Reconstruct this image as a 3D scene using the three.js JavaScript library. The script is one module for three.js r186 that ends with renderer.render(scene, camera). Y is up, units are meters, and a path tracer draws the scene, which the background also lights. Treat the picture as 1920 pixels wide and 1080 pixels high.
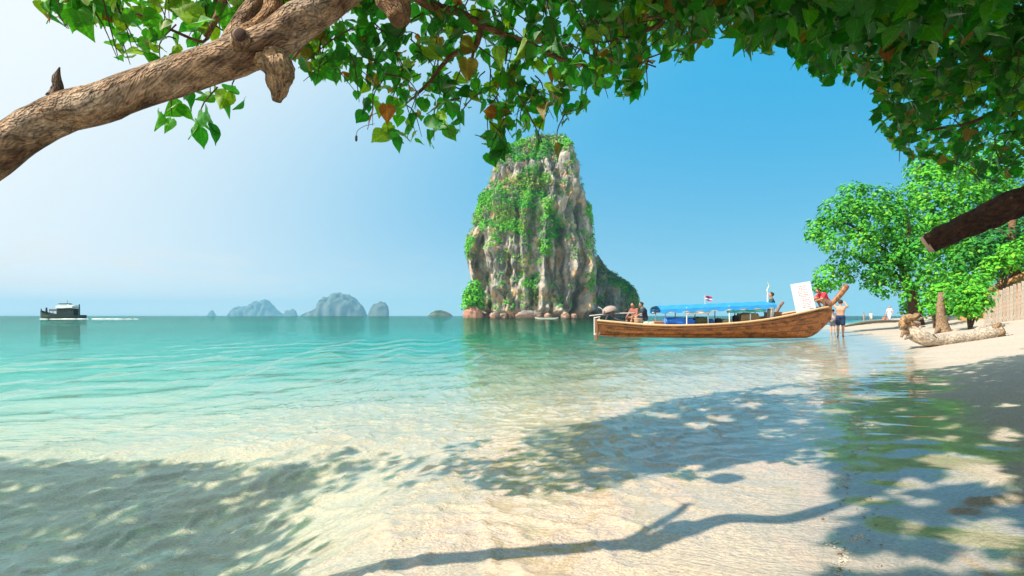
import * as THREE from 'three';
import { mergeGeometries } from 'three/addons/utils/BufferGeometryUtils.js';
import { MarchingCubes } from 'three/addons/objects/MarchingCubes.js';
import { createNoise2D, createNoise3D } from 'simplex-noise';

// ------------------------------------------------------------------ camera, sky, sun, exposure
const scene = new THREE.Scene();
const F = 1000, HOR = 592;                        // focal length in photo pixels, horizon row
const camera = new THREE.PerspectiveCamera(2 * Math.atan(540 / F) * 180 / Math.PI, 16 / 9, 0.05, 20000);
camera.position.set(0, 1, 0);
camera.lookAt(0, 1, -10);
camera.setViewOffset(1920, 1080, 0, -(HOR - 540), 1920, 1080);
const renderer = new THREE.WebGLRenderer({ antialias: true });
renderer.setSize(1024, 576);
renderer.toneMapping = THREE.LinearToneMapping;
renderer.toneMappingExposure = 1.62;
renderer.shadowMap.enabled = true;

const ELEV = 50 * Math.PI / 180;
const LX = 0.9, LZ = -0.43;                        // horizontal direction in which the light travels
const hl = Math.hypot(LX, LZ);
const SUN = new THREE.Vector3(-LX / hl * Math.cos(ELEV), Math.sin(ELEV), -LZ / hl * Math.cos(ELEV));
const SHX = LX / hl / Math.tan(ELEV), SHD = -LZ / hl / Math.tan(ELEV);   // shadow offset per metre of height: to the right, away
const sun = new THREE.DirectionalLight(new THREE.Color().setRGB(1, 0.93, 0.82), 4.7);
sun.position.copy(SUN).multiplyScalar(60);
sun.castShadow = true; sun.shadow.radius = 1.25;
Object.assign(sun.shadow.camera, { left: -60, right: 60, top: 60, bottom: -60, near: 1, far: 200 });
sun.shadow.mapSize.set(4096, 4096);
scene.add(sun);

let seedState = 12345;
function rnd() { seedState = (seedState + 0x6d2b79f5) | 0; let t = Math.imul(seedState ^ (seedState >>> 15), 1 | seedState); t = (t + Math.imul(t ^ (t >>> 7), 61 | t)) ^ t; return ((t ^ (t >>> 14)) >>> 0) / 4294967296; }
const rr = (a, b) => a + (b - a) * rnd();
const n2 = createNoise2D(rnd), n3 = createNoise3D(rnd);
const clamp = (x, a = 0, b = 1) => Math.min(b, Math.max(a, x));
const sm = (a, b, x) => { const t = clamp((x - a) / (b - a)); return t * t * (3 - 2 * t); };
const lerp = (a, b, t) => a + (b - a) * t;
const mix3 = (a, b, t) => [lerp(a[0], b[0], t), lerp(a[1], b[1], t), lerp(a[2], b[2], t)];
function fbm2(x, y, o = 4) { let s = 0, a = 0.5; for (let i = 0; i < o; i++) { s += a * n2(x, y); x = x * 2.03 + 7.1; y = y * 2.03 - 3.7; a *= 0.5; } return s; }
function fbm3(x, y, z, o = 4) { let s = 0, a = 0.5; for (let i = 0; i < o; i++) { s += a * n3(x, y, z); x = x * 2.03 + 5.3; y = y * 2.03 - 1.7; z = z * 2.03 + 9.1; a *= 0.5; } return s; }
function curveAt(list, x) { if (x <= list[0][0]) return list[0][1]; for (let i = 1; i < list.length; i++) if (x <= list[i][0]) return lerp(list[i - 1][1], list[i][1], (x - list[i - 1][0]) / (list[i][0] - list[i - 1][0])); return list[list.length - 1][1]; }
const P = (px, py, d) => new THREE.Vector3((px - 960) / F * d, 1 + (HOR - py) / F * d, -d);
const pix = (v) => [960 + v.x / -v.z * F, HOR - (v.y - 1) / -v.z * F];
const V = (x, y, z) => new THREE.Vector3(x, y, z);

{ // a hazy tropical sky: whiter towards the sun and the horizon, deep azure away from it, low cloud bank
  const W = 1024, H = 512, data = new Float32Array(W * H * 4), d = new THREE.Vector3();
  for (let j = 0; j < H; j++) for (let i = 0; i < W; i++) {
    const up = ((j + 0.5) / H - 0.5) * Math.PI, az = ((i + 0.5) / W - 0.5) * 2 * Math.PI;
    d.set(Math.cos(az) * Math.cos(up), Math.sin(up), Math.sin(az) * Math.cos(up));
    const c = d.dot(SUN), e = Math.max(up, 0) * 180 / Math.PI;
    let col = mix3([0.0, 0.39, 0.76], [0.03, 0.45, 0.78], sm(-0.25, 0.15, c));
    col = mix3(col, [0.90, 0.96, 0.98], 0.95 * sm(-0.13, 0.50, c));
    col = mix3(col, mix3([0.46, 0.76, 0.84], [1.12, 1.08, 1.04], sm(-0.42, 0.3, c)), 0.96 * Math.exp(-e / 9));
    col = mix3(col, [0.035, 0.235, 0.50], 0.9 * sm(26, 75, e));
    const glow = Math.pow(clamp(c), 24) * 1.2 + Math.pow(clamp(c), 4) * 0.15;
    col = [col[0] + glow, col[1] + glow * 0.97, col[2] + glow * 0.9];
    if (up > 0 && e < 14) {
      const n = 0.5 + 0.5 * fbm3(d.x * 7, d.y * 40, d.z * 7, 5), band = sm(0.3, 2, e) * (1 - sm(4.5, 7.5, e + 2 * n2(az * 6, 3)));
      const a = clamp((n - 0.42) * 2.6) * band * sm(-0.2, 0.22, c) * 0.6;
      col = mix3(col, [0.93, 0.87, 0.84], a);
    }
    const o = (j * W + i) * 4, K = 0.645; data[o] = col[0] * K; data[o + 1] = col[1] * K; data[o + 2] = col[2] * K; data[o + 3] = 1;
  }
  const sky = new THREE.DataTexture(data, W, H, THREE.RGBAFormat, THREE.FloatType);
  sky.mapping = THREE.EquirectangularReflectionMapping; sky.magFilter = THREE.LinearFilter; sky.needsUpdate = true;
  scene.background = sky; scene.environment = sky;
}
scene.fog = new THREE.FogExp2(new THREE.Color().setRGB(0.30, 0.74, 0.98), 0.00014);

// ------------------------------------------------------------------ helpers
const used = {};
function numbered(name) { const k = used[name] = (used[name] ?? -1) + 1; return k ? name + '_' + String(k).padStart(3, '0') : name; }
function tag(o, label, category, group, kind) { if (label) o.userData.label = label; if (category) o.userData.category = category; if (group) o.userData.group = group; if (kind) o.userData.kind = kind; return o; }
function thing(name, label, category, base, group) { const g = new THREE.Group(); g.name = numbered(name); g.position.copy(base); scene.add(g); return tag(g, label, category, group); }
function mesh(name, geo, mat, parent, label) { const m = new THREE.Mesh(geo, mat); m.name = name; m.castShadow = m.receiveShadow = true; if (label) m.userData.label = label; parent.add(m); return m; }
// a part whose geometry is given in world coordinates, under a thing that is only moved, not turned
function part(parent, name, geo, mat, label) {
  const o = V(0, 0, 0); for (let q = parent; q && q !== scene; q = q.parent) o.add(q.position);
  geo.translate(-o.x, -o.y, -o.z); return mesh(name, geo, mat, parent, label);
}
function struct(name, geo, mat) { const m = new THREE.Mesh(geo, mat); m.name = name; m.userData.kind = 'structure'; m.castShadow = m.receiveShadow = true; scene.add(m); return m; }
const rgb = (r, g, b) => new THREE.Color().setRGB(r, g, b);
const mat = (r, g, b, rough = 0.8, o = {}) => new THREE.MeshStandardMaterial({ color: rgb(r, g, b), roughness: rough, side: THREE.DoubleSide, ...o });
const matV = (rough = 0.9, o = {}) => new THREE.MeshStandardMaterial({ vertexColors: true, roughness: rough, side: THREE.DoubleSide, ...o });
function colour(geo, f) {
  const p = geo.attributes.position, a = new Float32Array(p.count * 3);
  for (let i = 0; i < p.count; i++) { const c = f(p.getX(i), p.getY(i), p.getZ(i), i); a[i * 3] = c[0]; a[i * 3 + 1] = c[1]; a[i * 3 + 2] = c[2]; }
  geo.setAttribute('color', new THREE.BufferAttribute(a, 3)); return geo;
}
function gridGeo(nu, nv, f, closeU = false) { // f(i, j) -> Vector3 ; rows j, columns i
  const pos = [], uv = [], idx = [], w = closeU ? nu + 1 : nu;
  for (let j = 0; j < nv; j++) for (let i = 0; i < w; i++) { const v = f(closeU ? i % nu : i, j); pos.push(v.x, v.y, v.z); uv.push(i / (w - 1), j / (nv - 1)); }
  for (let j = 0; j < nv - 1; j++) for (let i = 0; i < w - 1; i++) { const a = j * w + i, b = a + 1, c = a + w, e = c + 1; idx.push(a, b, c, b, e, c); }
  const g = new THREE.BufferGeometry();
  g.setAttribute('position', new THREE.Float32BufferAttribute(pos, 3)); g.setAttribute('uv', new THREE.Float32BufferAttribute(uv, 2)); g.setIndex(idx); g.computeVertexNormals(); return g;
}
function tube(pts, rad, seg = 24, sides = 10, bump = 0, scale = 4) { // tapered limb through points, capped
  const c = new THREE.CatmullRomCurve3(pts, false, 'centripetal'), fr = c.computeFrenetFrames(seg, false), L = c.getLength(), pos = [], uv = [], idx = [];
  const R = (t) => Array.isArray(rad) ? curveAt(rad.map((r, i) => [i / (rad.length - 1), r]), t) : rad;
  for (let j = 0; j <= seg; j++) {
    const t = j / seg, p = c.getPointAt(t), r = R(t);
    for (let i = 0; i <= sides; i++) {
      const a = (i % sides) / sides * Math.PI * 2, dir = fr.normals[j].clone().multiplyScalar(Math.cos(a)).addScaledVector(fr.binormals[j], Math.sin(a));
      const q = p.clone().addScaledVector(dir, r), k = bump ? 1 + bump * fbm3(q.x * scale, q.y * scale, q.z * scale, 3) : 1;
      q.copy(p).addScaledVector(dir, r * k); pos.push(q.x, q.y, q.z); uv.push(i / sides * Math.max(0.3, 6.28 * R(0.5)), t * L);
    }
  }
  for (let j = 0; j < seg; j++) for (let i = 0; i < sides; i++) { const w = sides + 1, a = j * w + i; idx.push(a, a + 1, a + w, a + 1, a + w + 1, a + w); }
  for (const [j, s] of [[0, 1], [seg, -1]]) { const p = c.getPointAt(j / seg), k = pos.length / 3; pos.push(p.x, p.y, p.z); uv.push(0, 0); for (let i = 0; i < sides; i++) { const a = j * (sides + 1) + i; if (s > 0) idx.push(k, a + 1, a); else idx.push(k, a, a + 1); } }
  const g = new THREE.BufferGeometry();
  g.setAttribute('position', new THREE.Float32BufferAttribute(pos, 3)); g.setAttribute('uv', new THREE.Float32BufferAttribute(uv, 2)); g.setIndex(idx); g.computeVertexNormals(); return g;
}
const merge = (list) => mergeGeometries(list.map((g) => { const h = g.index ? g : g; for (const k of Object.keys(h.attributes)) if (!['position', 'normal', 'uv', 'color'].includes(k)) h.deleteAttribute(k); return h.index ? h.toNonIndexed() : h; }));
function box(x0, x1, y0, y1, z0, z1) { const g = new THREE.BoxGeometry(x1 - x0, y1 - y0, z1 - z0); g.translate((x0 + x1) / 2, (y0 + y1) / 2, (z0 + z1) / 2); return g; }
function tex(W, H, f, srgb, rep = 1) { // tileable canvas of numbers 0..1
  const d = new Uint8Array(W * H * 4);
  for (let y = 0; y < H; y++) for (let x = 0; x < W; x++) { const c = f(x / W, y / H), o = (y * W + x) * 4; for (let k = 0; k < 3; k++) d[o + k] = clamp(Array.isArray(c) ? c[k] : c) * 255; d[o + 3] = 255; }
  const t = new THREE.DataTexture(d, W, H, THREE.RGBAFormat); t.wrapS = t.wrapT = THREE.RepeatWrapping; t.magFilter = THREE.LinearFilter; t.minFilter = THREE.LinearMipmapLinearFilter;
  if (srgb) t.colorSpace = THREE.SRGBColorSpace; t.repeat.set(rep, rep); t.needsUpdate = true; return t;
}
// noise that tiles on the unit square
const tn = (u, v, f, s = 0) => { const a = u * 2 * Math.PI, b = v * 2 * Math.PI, R = f / (2 * Math.PI); return n3(Math.cos(a) * R + s, Math.sin(a) * R + Math.cos(b) * R * 1.7 + s * 2, Math.sin(b) * R * 1.7 - s); };

// ------------------------------------------------------------------ ground: the beach and the sea bed, one sheet
const SHORE = [[-4000, -9], [-60, -8], [-14, -5.5], [-6, -3.2], [-2.6, -1.3], [-0.9, -0.1], [0.25, 0.8], [0.8, 1.4], [1.28, 2.05], [2.08, 3.25], [3.5, 5.3], [5.3, 7.8], [7.2, 10.5], [10.2, 15], [14.9, 23], [16.3, 26.5], [19.6, 33], [23.6, 42], [27, 49], [33, 54.5], [40, 60], [50, 68], [60, 90], [120, 170], [400, 320], [4000, 420], [4000, -4000], [-4000, -4000]];
function shoreDistance(x, d) { // metres inland, negative in the sea
  let best = 1e9, inside = false;
  for (let i = 0, n = SHORE.length; i < n; i++) {
    const [ax, ad] = SHORE[i], [bx, bd] = SHORE[(i + 1) % n];
    if ((ad > d) !== (bd > d) && x < (bx - ax) * (d - ad) / (bd - ad) + ax) inside = !inside;
    if (i > n - 4) continue;
    const ux = bx - ax, ud = bd - ad, t = clamp(((x - ax) * ux + (d - ad) * ud) / (ux * ux + ud * ud)), ex = x - ax - t * ux, ed = d - ad - t * ud, q = ex * ex + ed * ed;
    if (q < best) best = q;
  }
  return (inside ? 1 : -1) * Math.sqrt(best);
}
function groundAt(x, d) {
  let s = shoreDistance(x, d);
  const near = Math.exp(-Math.hypot(x, d) / 40);
  s += 0.16 * n2(x * 0.55, d * 0.55) * sm(0, 1, near * 2) + 0.05 * n2(x * 2.2 + 9, d * 2.2);
  if (s < 0) {
    const trough = -0.42 * sm(-0.5, -2.0, x) * sm(0.5, 1.6, -s) * (1 - sm(3.4, 5.6, d)) * sm(-2, 1, d);
    let h = -1.25 * (1 - Math.exp(s / 18)) * Math.min(1, 100 / -s) + trough + 0.05 * fbm2(x * 0.35, d * 0.35, 3) * sm(0, 3, -s);
    if (near > 0.2) { // sand ridges on the shallow bed
      const wx = x + 0.12 * n2(x * 2.1, d * 2.1 + 4), wd = d + 0.12 * n2(x * 2.1 + 8, d * 2.1);
      const r1 = Math.pow(1 - Math.abs(n2(wx * 1.9, wd * 2.3)), 5), r2 = Math.pow(1 - Math.abs(n2(wx * 3.4 + 20, wd * 3.9)), 5);
      h += (0.024 * r1 + 0.004 * r2) * sm(0.15, 1.2, -s) * near;
    }
    return [h, s];
  }
  const q = x / Math.max(d, 3), cap = d > 12 ? lerp(1.35, 0.42 + 0.95 * sm(0.74, 0.83, q), sm(12, 20, d)) : 1.35;
  let h = 0.075 * s + 0.03 * s * s; h = cap * (1 - Math.exp(-h / cap)) + 0.03 * fbm2(x * 0.5, d * 0.5, 4) * sm(0.3, 2.5, s) + 0.012 * fbm2(x * 2.6, d * 2.6, 3) * sm(0.6, 2, s);
  return [h, s];
}
function axis(lo, a, b, hi, step, grow, hiGrow = grow) {
  const v = []; for (let x = a; x <= b; x += step) v.push(x);
  for (let x = b, s = step; x < hi;) { s *= hiGrow; x += s; v.push(Math.min(x, hi)); }
  const w = []; for (let x = a, s = step; x > lo;) { s *= grow; x -= s; w.push(Math.max(x, lo)); }
  return w.reverse().concat(v);
}
function sheet(xs, ds, f) {
  const nx = xs.length, nd = ds.length, pos = new Float32Array(nx * nd * 3), uv = new Float32Array(nx * nd * 2), idx = [];
  for (let j = 0, k = 0; j < nd; j++) for (let i = 0; i < nx; i++, k++) { pos[k * 3] = xs[i]; pos[k * 3 + 1] = f(xs[i], ds[j], k, i, j); pos[k * 3 + 2] = -ds[j]; uv[k * 2] = xs[i]; uv[k * 2 + 1] = ds[j]; }
  for (let j = 0; j < nd - 1; j++) for (let i = 0; i < nx - 1; i++) { const a = j * nx + i; idx.push(a, a + 1, a + nx, a + 1, a + nx + 1, a + nx); }
  const g = new THREE.BufferGeometry(); g.setAttribute('position', new THREE.BufferAttribute(pos, 3)); g.setAttribute('uv', new THREE.BufferAttribute(uv, 2)); g.setIndex(idx); g.computeVertexNormals(); return g;
}
const sandMap = tex(512, 512, (u, v) => { const g = 0.84 + 0.07 * tn(u, v, 40) + 0.07 * tn(u, v, 130, 3) + 0.05 * (rnd() - 0.5), s = rnd() < 0.006 ? 0.72 : 1; return [g * s, g * s * 0.99, g * s * 0.97]; }, true, 1 / 1.3);
const sandBump = tex(512, 512, (u, v) => 0.5 + 0.2 * tn(u, v, 9, 5) + 0.16 * tn(u, v, 30, 1) + 0.12 * tn(u, v, 90, 2) + 0.1 * (rnd() - 0.5), false, 1 / 1.7);
const wetRamp = tex(64, 4, (u) => u, false); wetRamp.channel = 1; wetRamp.wrapS = wetRamp.wrapT = THREE.ClampToEdgeWrapping;
{
  const xs = axis(-6000, -3.2, 6, 6000, 0.032, 1.07), ds = axis(-60, 1.5, 7, 7000, 0.032, 1.12, 1.045), wet = [], col = [];
  const geo = sheet(xs, ds, (x, d) => {
    const [h, s] = groundAt(x, d), n = 0.3 * n2(x * 0.8, d * 0.8) + 0.12 * n2(x * 3, d * 3), w = 1 - sm(0.45, 0.95, s + n * 0.6);
    wet.push(clamp(w, 0.008, 0.99), 0.5);
    const p = 0.04 * fbm2(x * 0.9, d * 0.9, 3), dry = [0.66 + p, 0.575 + p, 0.475 + p * 0.8], damp = [0.56 + p, 0.475 + p, 0.37 + p], bed = [0.83 + p, 0.63 + p, 0.46 + p];
    const c = mix3(mix3(dry, damp, w), bed, sm(0, 0.5, -s)); col.push(...c); return h;
  });
  geo.setAttribute('uv1', new THREE.Float32BufferAttribute(wet, 2)); geo.setAttribute('color', new THREE.Float32BufferAttribute(col, 3));
  struct('sand', geo, new THREE.MeshPhysicalMaterial({ vertexColors: true, map: sandMap, bumpMap: sandBump, bumpScale: 0.02, roughness: 0.95, clearcoat: 1, clearcoatMap: wetRamp, clearcoatRoughness: 0.06, side: THREE.DoubleSide }));
}

// ------------------------------------------------------------------ water: a rippled sheet over a clear tinted body
const waves = []; for (let i = 0; i < 46; i++) { const L = 0.16 * Math.pow(14, i / 45), a = -0.25 + 1.05 * (rnd() - 0.5) + (rnd() < 0.2 ? rr(-1, 1) : 0); waves.push([2 * Math.PI / L * Math.cos(a), 2 * Math.PI / L * Math.sin(a), rr(0, 6.28), 0.016 * Math.pow(L, 0.95), L]); }
const waterBump = (() => {
  const S = 1024, T = 7, comp = []; for (let i = 0; i < 60; i++) { const L = 0.1 * Math.pow(16, rnd()), a = -0.25 + 1.9 * (rnd() - 0.5), kx = Math.round(T / L * Math.cos(a)), ky = Math.round(T / L * Math.sin(a)); if (kx || ky) comp.push([kx, ky, rnd(), Math.pow(T / Math.hypot(kx, ky), 0.9)]); }
  const tot = comp.reduce((s, c) => s + c[3] * c[3], 0) ** 0.5;
  return tex(S, S, (u, v) => { let s = 0; for (const [kx, ky, p, a] of comp) { const w = Math.sin(2 * Math.PI * (kx * u + ky * v + p)); s += a * (1 - Math.abs(w)) - a * 0.36; } return 0.45 + 0.3 * s / tot; }, false, 1 / T);
})();
{
  const xs = axis(-6000, -4.2, 4.6, 6000, 0.036, 1.05), ds = axis(-40, 1.5, 6, 7000, 0.03, 1.15, 1.022);
  const geo = sheet(xs, ds, (x, d, k, i, j) => {
    const cell = Math.max(xs[Math.min(i + 1, xs.length - 1)] - xs[Math.max(i - 1, 0)], ds[Math.min(j + 1, ds.length - 1)] - ds[Math.max(j - 1, 0)]) / 2;
    if (d > 150 || d < -20 || Math.abs(x) > 150) return 0;
    const s = shoreDistance(x, d), depth = sm(-0.1, 2.2, -s); let h = 0;
    for (const [kx, kd, p, a, L] of waves) { const r = sm(3, 6, L / cell); if (r <= 0) continue; const w = Math.sin(kx * x + kd * d + p + 0.5 * n2(x * 0.4 + L, d * 0.4)); h += a * r * (w > 0 ? w * w * 1.25 - 0.3 : w * 0.55 - 0.3); }
    const lip = Math.exp(-Math.pow((s - 0.06 + 0.1 * n2(x * 1.3, d * 1.3)) / 0.09, 2)) * Math.exp(-d / 12) * 0.012;
    return h * lerp(0.22, 1, depth) + lip;
  });
  const water = new THREE.MeshPhysicalMaterial({ color: rgb(0.97, 0.995, 0.985), transmission: 1, thickness: 0, roughness: 0.02, ior: 1.33, specularIntensity: 0.42, bumpMap: waterBump, bumpScale: 0.035, side: THREE.DoubleSide });
  struct('water', geo, water);
  const body = new THREE.BoxGeometry(11990, 9, 7020); body.translate(0, -4.508, -3480);
  struct('water_body', body, new THREE.MeshPhysicalMaterial({ color: rgb(0.4, 0.8, 0.75), transparent: true, opacity: 0, transmission: 1, thickness: 1, roughness: 1, ior: 1.33, attenuationColor: rgb(0.40, 0.925, 0.90), attenuationDistance: 10, side: THREE.DoubleSide })).castShadow = false;
}
function groundPoint(px, py) { let d = 2; for (let i = 0; i < 60; i++) { const x = (px - 960) / F * d, h = Math.max(0, groundAt(x, d)[0]); d = lerp(d, (1 - h) / Math.max((py - HOR) / F, 0.002), 0.5); } const x = (px - 960) / F * d; return V(x, groundAt(x, d)[0], -d); }

// ------------------------------------------------------------------ foliage helpers
function leafQuads(list) { // list of [pos, quaternion, size, colour] -> one geometry of small creased leaves
  const pos = [], col = [], shape = [[0, 0, 0], [0.36, -0.12, 0.42], [0, 0, 0.5], [-0.36, -0.12, 0.42], [0, -0.14, 1]], faces = [[0, 1, 2], [0, 2, 3], [1, 4, 2], [2, 4, 3]], v = new THREE.Vector3();
  const idx = []; let k = 0;
  for (const [p, q, s, c] of list) { for (const t of shape) { v.set(t[0] * s, t[1] * s, t[2] * s).applyQuaternion(q).add(p); pos.push(v.x, v.y, v.z); col.push(c[0], c[1], c[2]); } for (const f of faces) idx.push(k + f[0], k + f[1], k + f[2]); k += 5; }
  const g = new THREE.BufferGeometry(); g.setAttribute('position', new THREE.Float32BufferAttribute(pos, 3)); g.setAttribute('color', new THREE.Float32BufferAttribute(col, 3)); g.setIndex(idx); const h = g.toNonIndexed(); h.computeVertexNormals(); return h;
}
const leafyMat = new THREE.MeshPhysicalMaterial({ vertexColors: true, roughness: 0.75, transmission: 0.22, thickness: 0, side: THREE.DoubleSide, specularIntensity: 0.5 });
const UPV = new THREE.Vector3(0, 1, 0);
function faceQ(dir, len) { const n = dir.clone().multiplyScalar(0.8 / len).add(V(rr(-0.5, 0.5), 0.5 + rr(-0.45, 0.45), rr(-0.5, 0.5))).normalize(); return new THREE.Quaternion().setFromUnitVectors(UPV, n).multiply(new THREE.Quaternion().setFromAxisAngle(UPV, rr(0, 6.283))); }
function randQ() { return new THREE.Quaternion().setFromEuler(new THREE.Euler(rr(-1.3, 1.3), rr(0, 6.283), rr(-1.3, 1.3))); }
const G_BRIGHT = [0.12, 0.50, 0.02], G_YEL = [0.22, 0.50, 0.03], G_MID = [0.05, 0.33, 0.03], G_DARK = [0.02, 0.16, 0.03], G_OLIVE = [0.26, 0.30, 0.06];
function green(b = 0.5) { const t = clamp(b + rr(-0.28, 0.28)); let c = t < 0.5 ? mix3(G_DARK, G_MID, t * 2) : mix3(G_MID, G_BRIGHT, t * 2 - 1); if (rnd() < 0.16 * b) c = G_YEL; const k = rr(0.85, 1.15); return [c[0] * k, c[1] * k, c[2] * k]; }
// crown of blobs: [px, py, radius px, depth]
function crownLeaves(blobs, per, size, bright, fill = 0.35) {
  const out = [];
  for (const [px, py, rp, d] of blobs) {
    const c = P(px, py, d), R = rp / F * d, n = Math.round(per * (R / size) ** 2);
    for (let i = 0; i < n; i++) {
      const dir = V(rr(-1, 1), rr(-0.8, 1), rr(-1, 1)).normalize(), r = R * (rnd() < fill ? Math.cbrt(rnd()) * 0.9 : rr(0.82, 1.08));
      const p = dir.multiplyScalar(r).clone().add(c);
      const tone = clamp(bright + 0.3 * n2(px * 0.07, py * 0.07)), g = n3(p.x / R * 2.1, p.y / R * 2.1, p.z / R * 2.1); if (g < 0) continue;
      out.push([p, faceQ(dir, R), size * rr(0.6, 1.4), green(tone)]);
    }
  }
  return out;
}

// ------------------------------------------------------------------ the limestone rock tower and its lower neighbour
const LIME = [0.29, 0.26, 0.225];
function rockColour(x, y, z, n) { // n: outward normal; stains of the stone itself
  const st = fbm3(x * 0.16, y * 0.018, z * 0.16, 4), sp = fbm3(x * 0.09 + 40, y * 0.09, z * 0.09, 4), fine = fbm3(x * 0.6, y * 0.35, z * 0.6, 3);
  let c = mix3(LIME, [0.44, 0.38, 0.31], sm(0.02, 0.35, st));
  c = mix3(c, [0.13, 0.125, 0.12], 0.92 * sm(0.0, 0.22, -st));
  c = mix3(c, [0.58, 0.33, 0.15], 0.6 * sm(0.12, 0.4, sp));
  c = mix3(c, [0.16, 0.15, 0.13], 0.5 * sm(0.1, 0.4, -sp - 0.3 * fine));
  if (y < 3.5) c = mix3(c, [0.26, 0.13, 0.09], 0.7 * (1 - sm(1.2, 3.5, y + fine)));
  const k = 1 + 0.3 * fine; return [c[0] * k, c[1] * k, c[2] * k];
}
function rockTower(edges, D, zr, opt) { // edges: rows [py, left px, right px] from the top down
  const yOf = (py) => 1 + (HOR - py) / F * D, xOf = (px) => (px - 960) / F * D, top = edges[0][0], bot = edges[edges.length - 1][0];
  const L = edges.map((e) => [e[0], e[1]]), Rr = edges.map((e) => [e[0], e[2]]), nu = opt.nu, nv = opt.nv, cap = 8;
  return gridGeo(nu, nv + cap, (i, j) => {
    const th = i / nu * Math.PI * 2 - Math.PI / 2, t = j < nv ? j / (nv - 1) : 1, k = j < nv ? 1 : 1 - (j - nv + 1) / cap;
    const py = lerp(bot + 4, top, t), y = j < nv ? yOf(py) : yOf(top) + opt.dome * (1 - k * k);
    const xl = xOf(curveAt(L, py)), xr = xOf(curveAt(Rr, py)), cx = (xl + xr) / 2, rx = (xr - xl) / 2, rz = rx * zr;
    const c = Math.cos(th), s = Math.sin(th), e = 0.82, ux = Math.sign(c) * Math.pow(Math.abs(c), e), uz = Math.sign(s) * Math.pow(Math.abs(s), e);
    let x = cx + rx * ux * k, z = rz * uz * k; // front is -s here (towards the camera at z > 0)
    const amp = opt.amp * (0.35 + 0.65 * Math.abs(s)) * k;
    const fl = 1 - 2.6 * Math.pow(Math.abs(n3(x * 0.05, y * 0.01 + 3, z * 0.05)), 0.7), f2 = 1 - 2 * Math.abs(n3(x * 0.2 + 9, y * 0.03, z * 0.2)), lump = fbm3(x * 0.05, y * 0.022, z * 0.05, 3), fine = fbm3(x * 0.3, y * 0.09, z * 0.3, 4), ledge = n3(x * 0.03, y * 0.11, z * 0.03);
    const crack = 1 - Math.abs(n3(x * 0.28, y * 0.07, z * 0.28)) * 2.4 + 0.5 * (1 - 2 * Math.abs(n3(x * 0.6, y * 0.17, z * 0.6))); let cl = 0, dsp = amp * (-0.34 * Math.pow(clamp(crack - 0.2), 2.2) + 0.95 * fl + 0.7 * f2 * clamp(0.35 + 0.9 * n3(x * 0.04 + 7, y * 0.02, z * 0.04)) + 1.0 * lump + 0.55 * fine + 0.4 * ledge);
    if (s > 0) for (const [gpx, w, y0, y1, deep] of opt.clefts ?? []) { const gx = xOf(gpx) + 1.5 * n2(y * 0.08, gpx); cl += deep * Math.exp(-Math.pow((x - gx) / w, 2)) * sm(y0 - 3, y0 + 2, y) * (1 - sm(y1 - 6, y1 + 2, y)); }
    dsp -= opt.amp * 1.1 * (1 - sm(1.5, 5 + 2 * n2(x * 0.1, 4), y)) * k;
    const yy = y + (j >= nv || t > 0.97 ? opt.amp * 0.5 * n2(x * 0.25, z * 0.25) : 0);
    return V(x + ux * dsp * 0.75, yy, -D + z + uz * dsp - cl * k);
  }, true);
}
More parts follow.
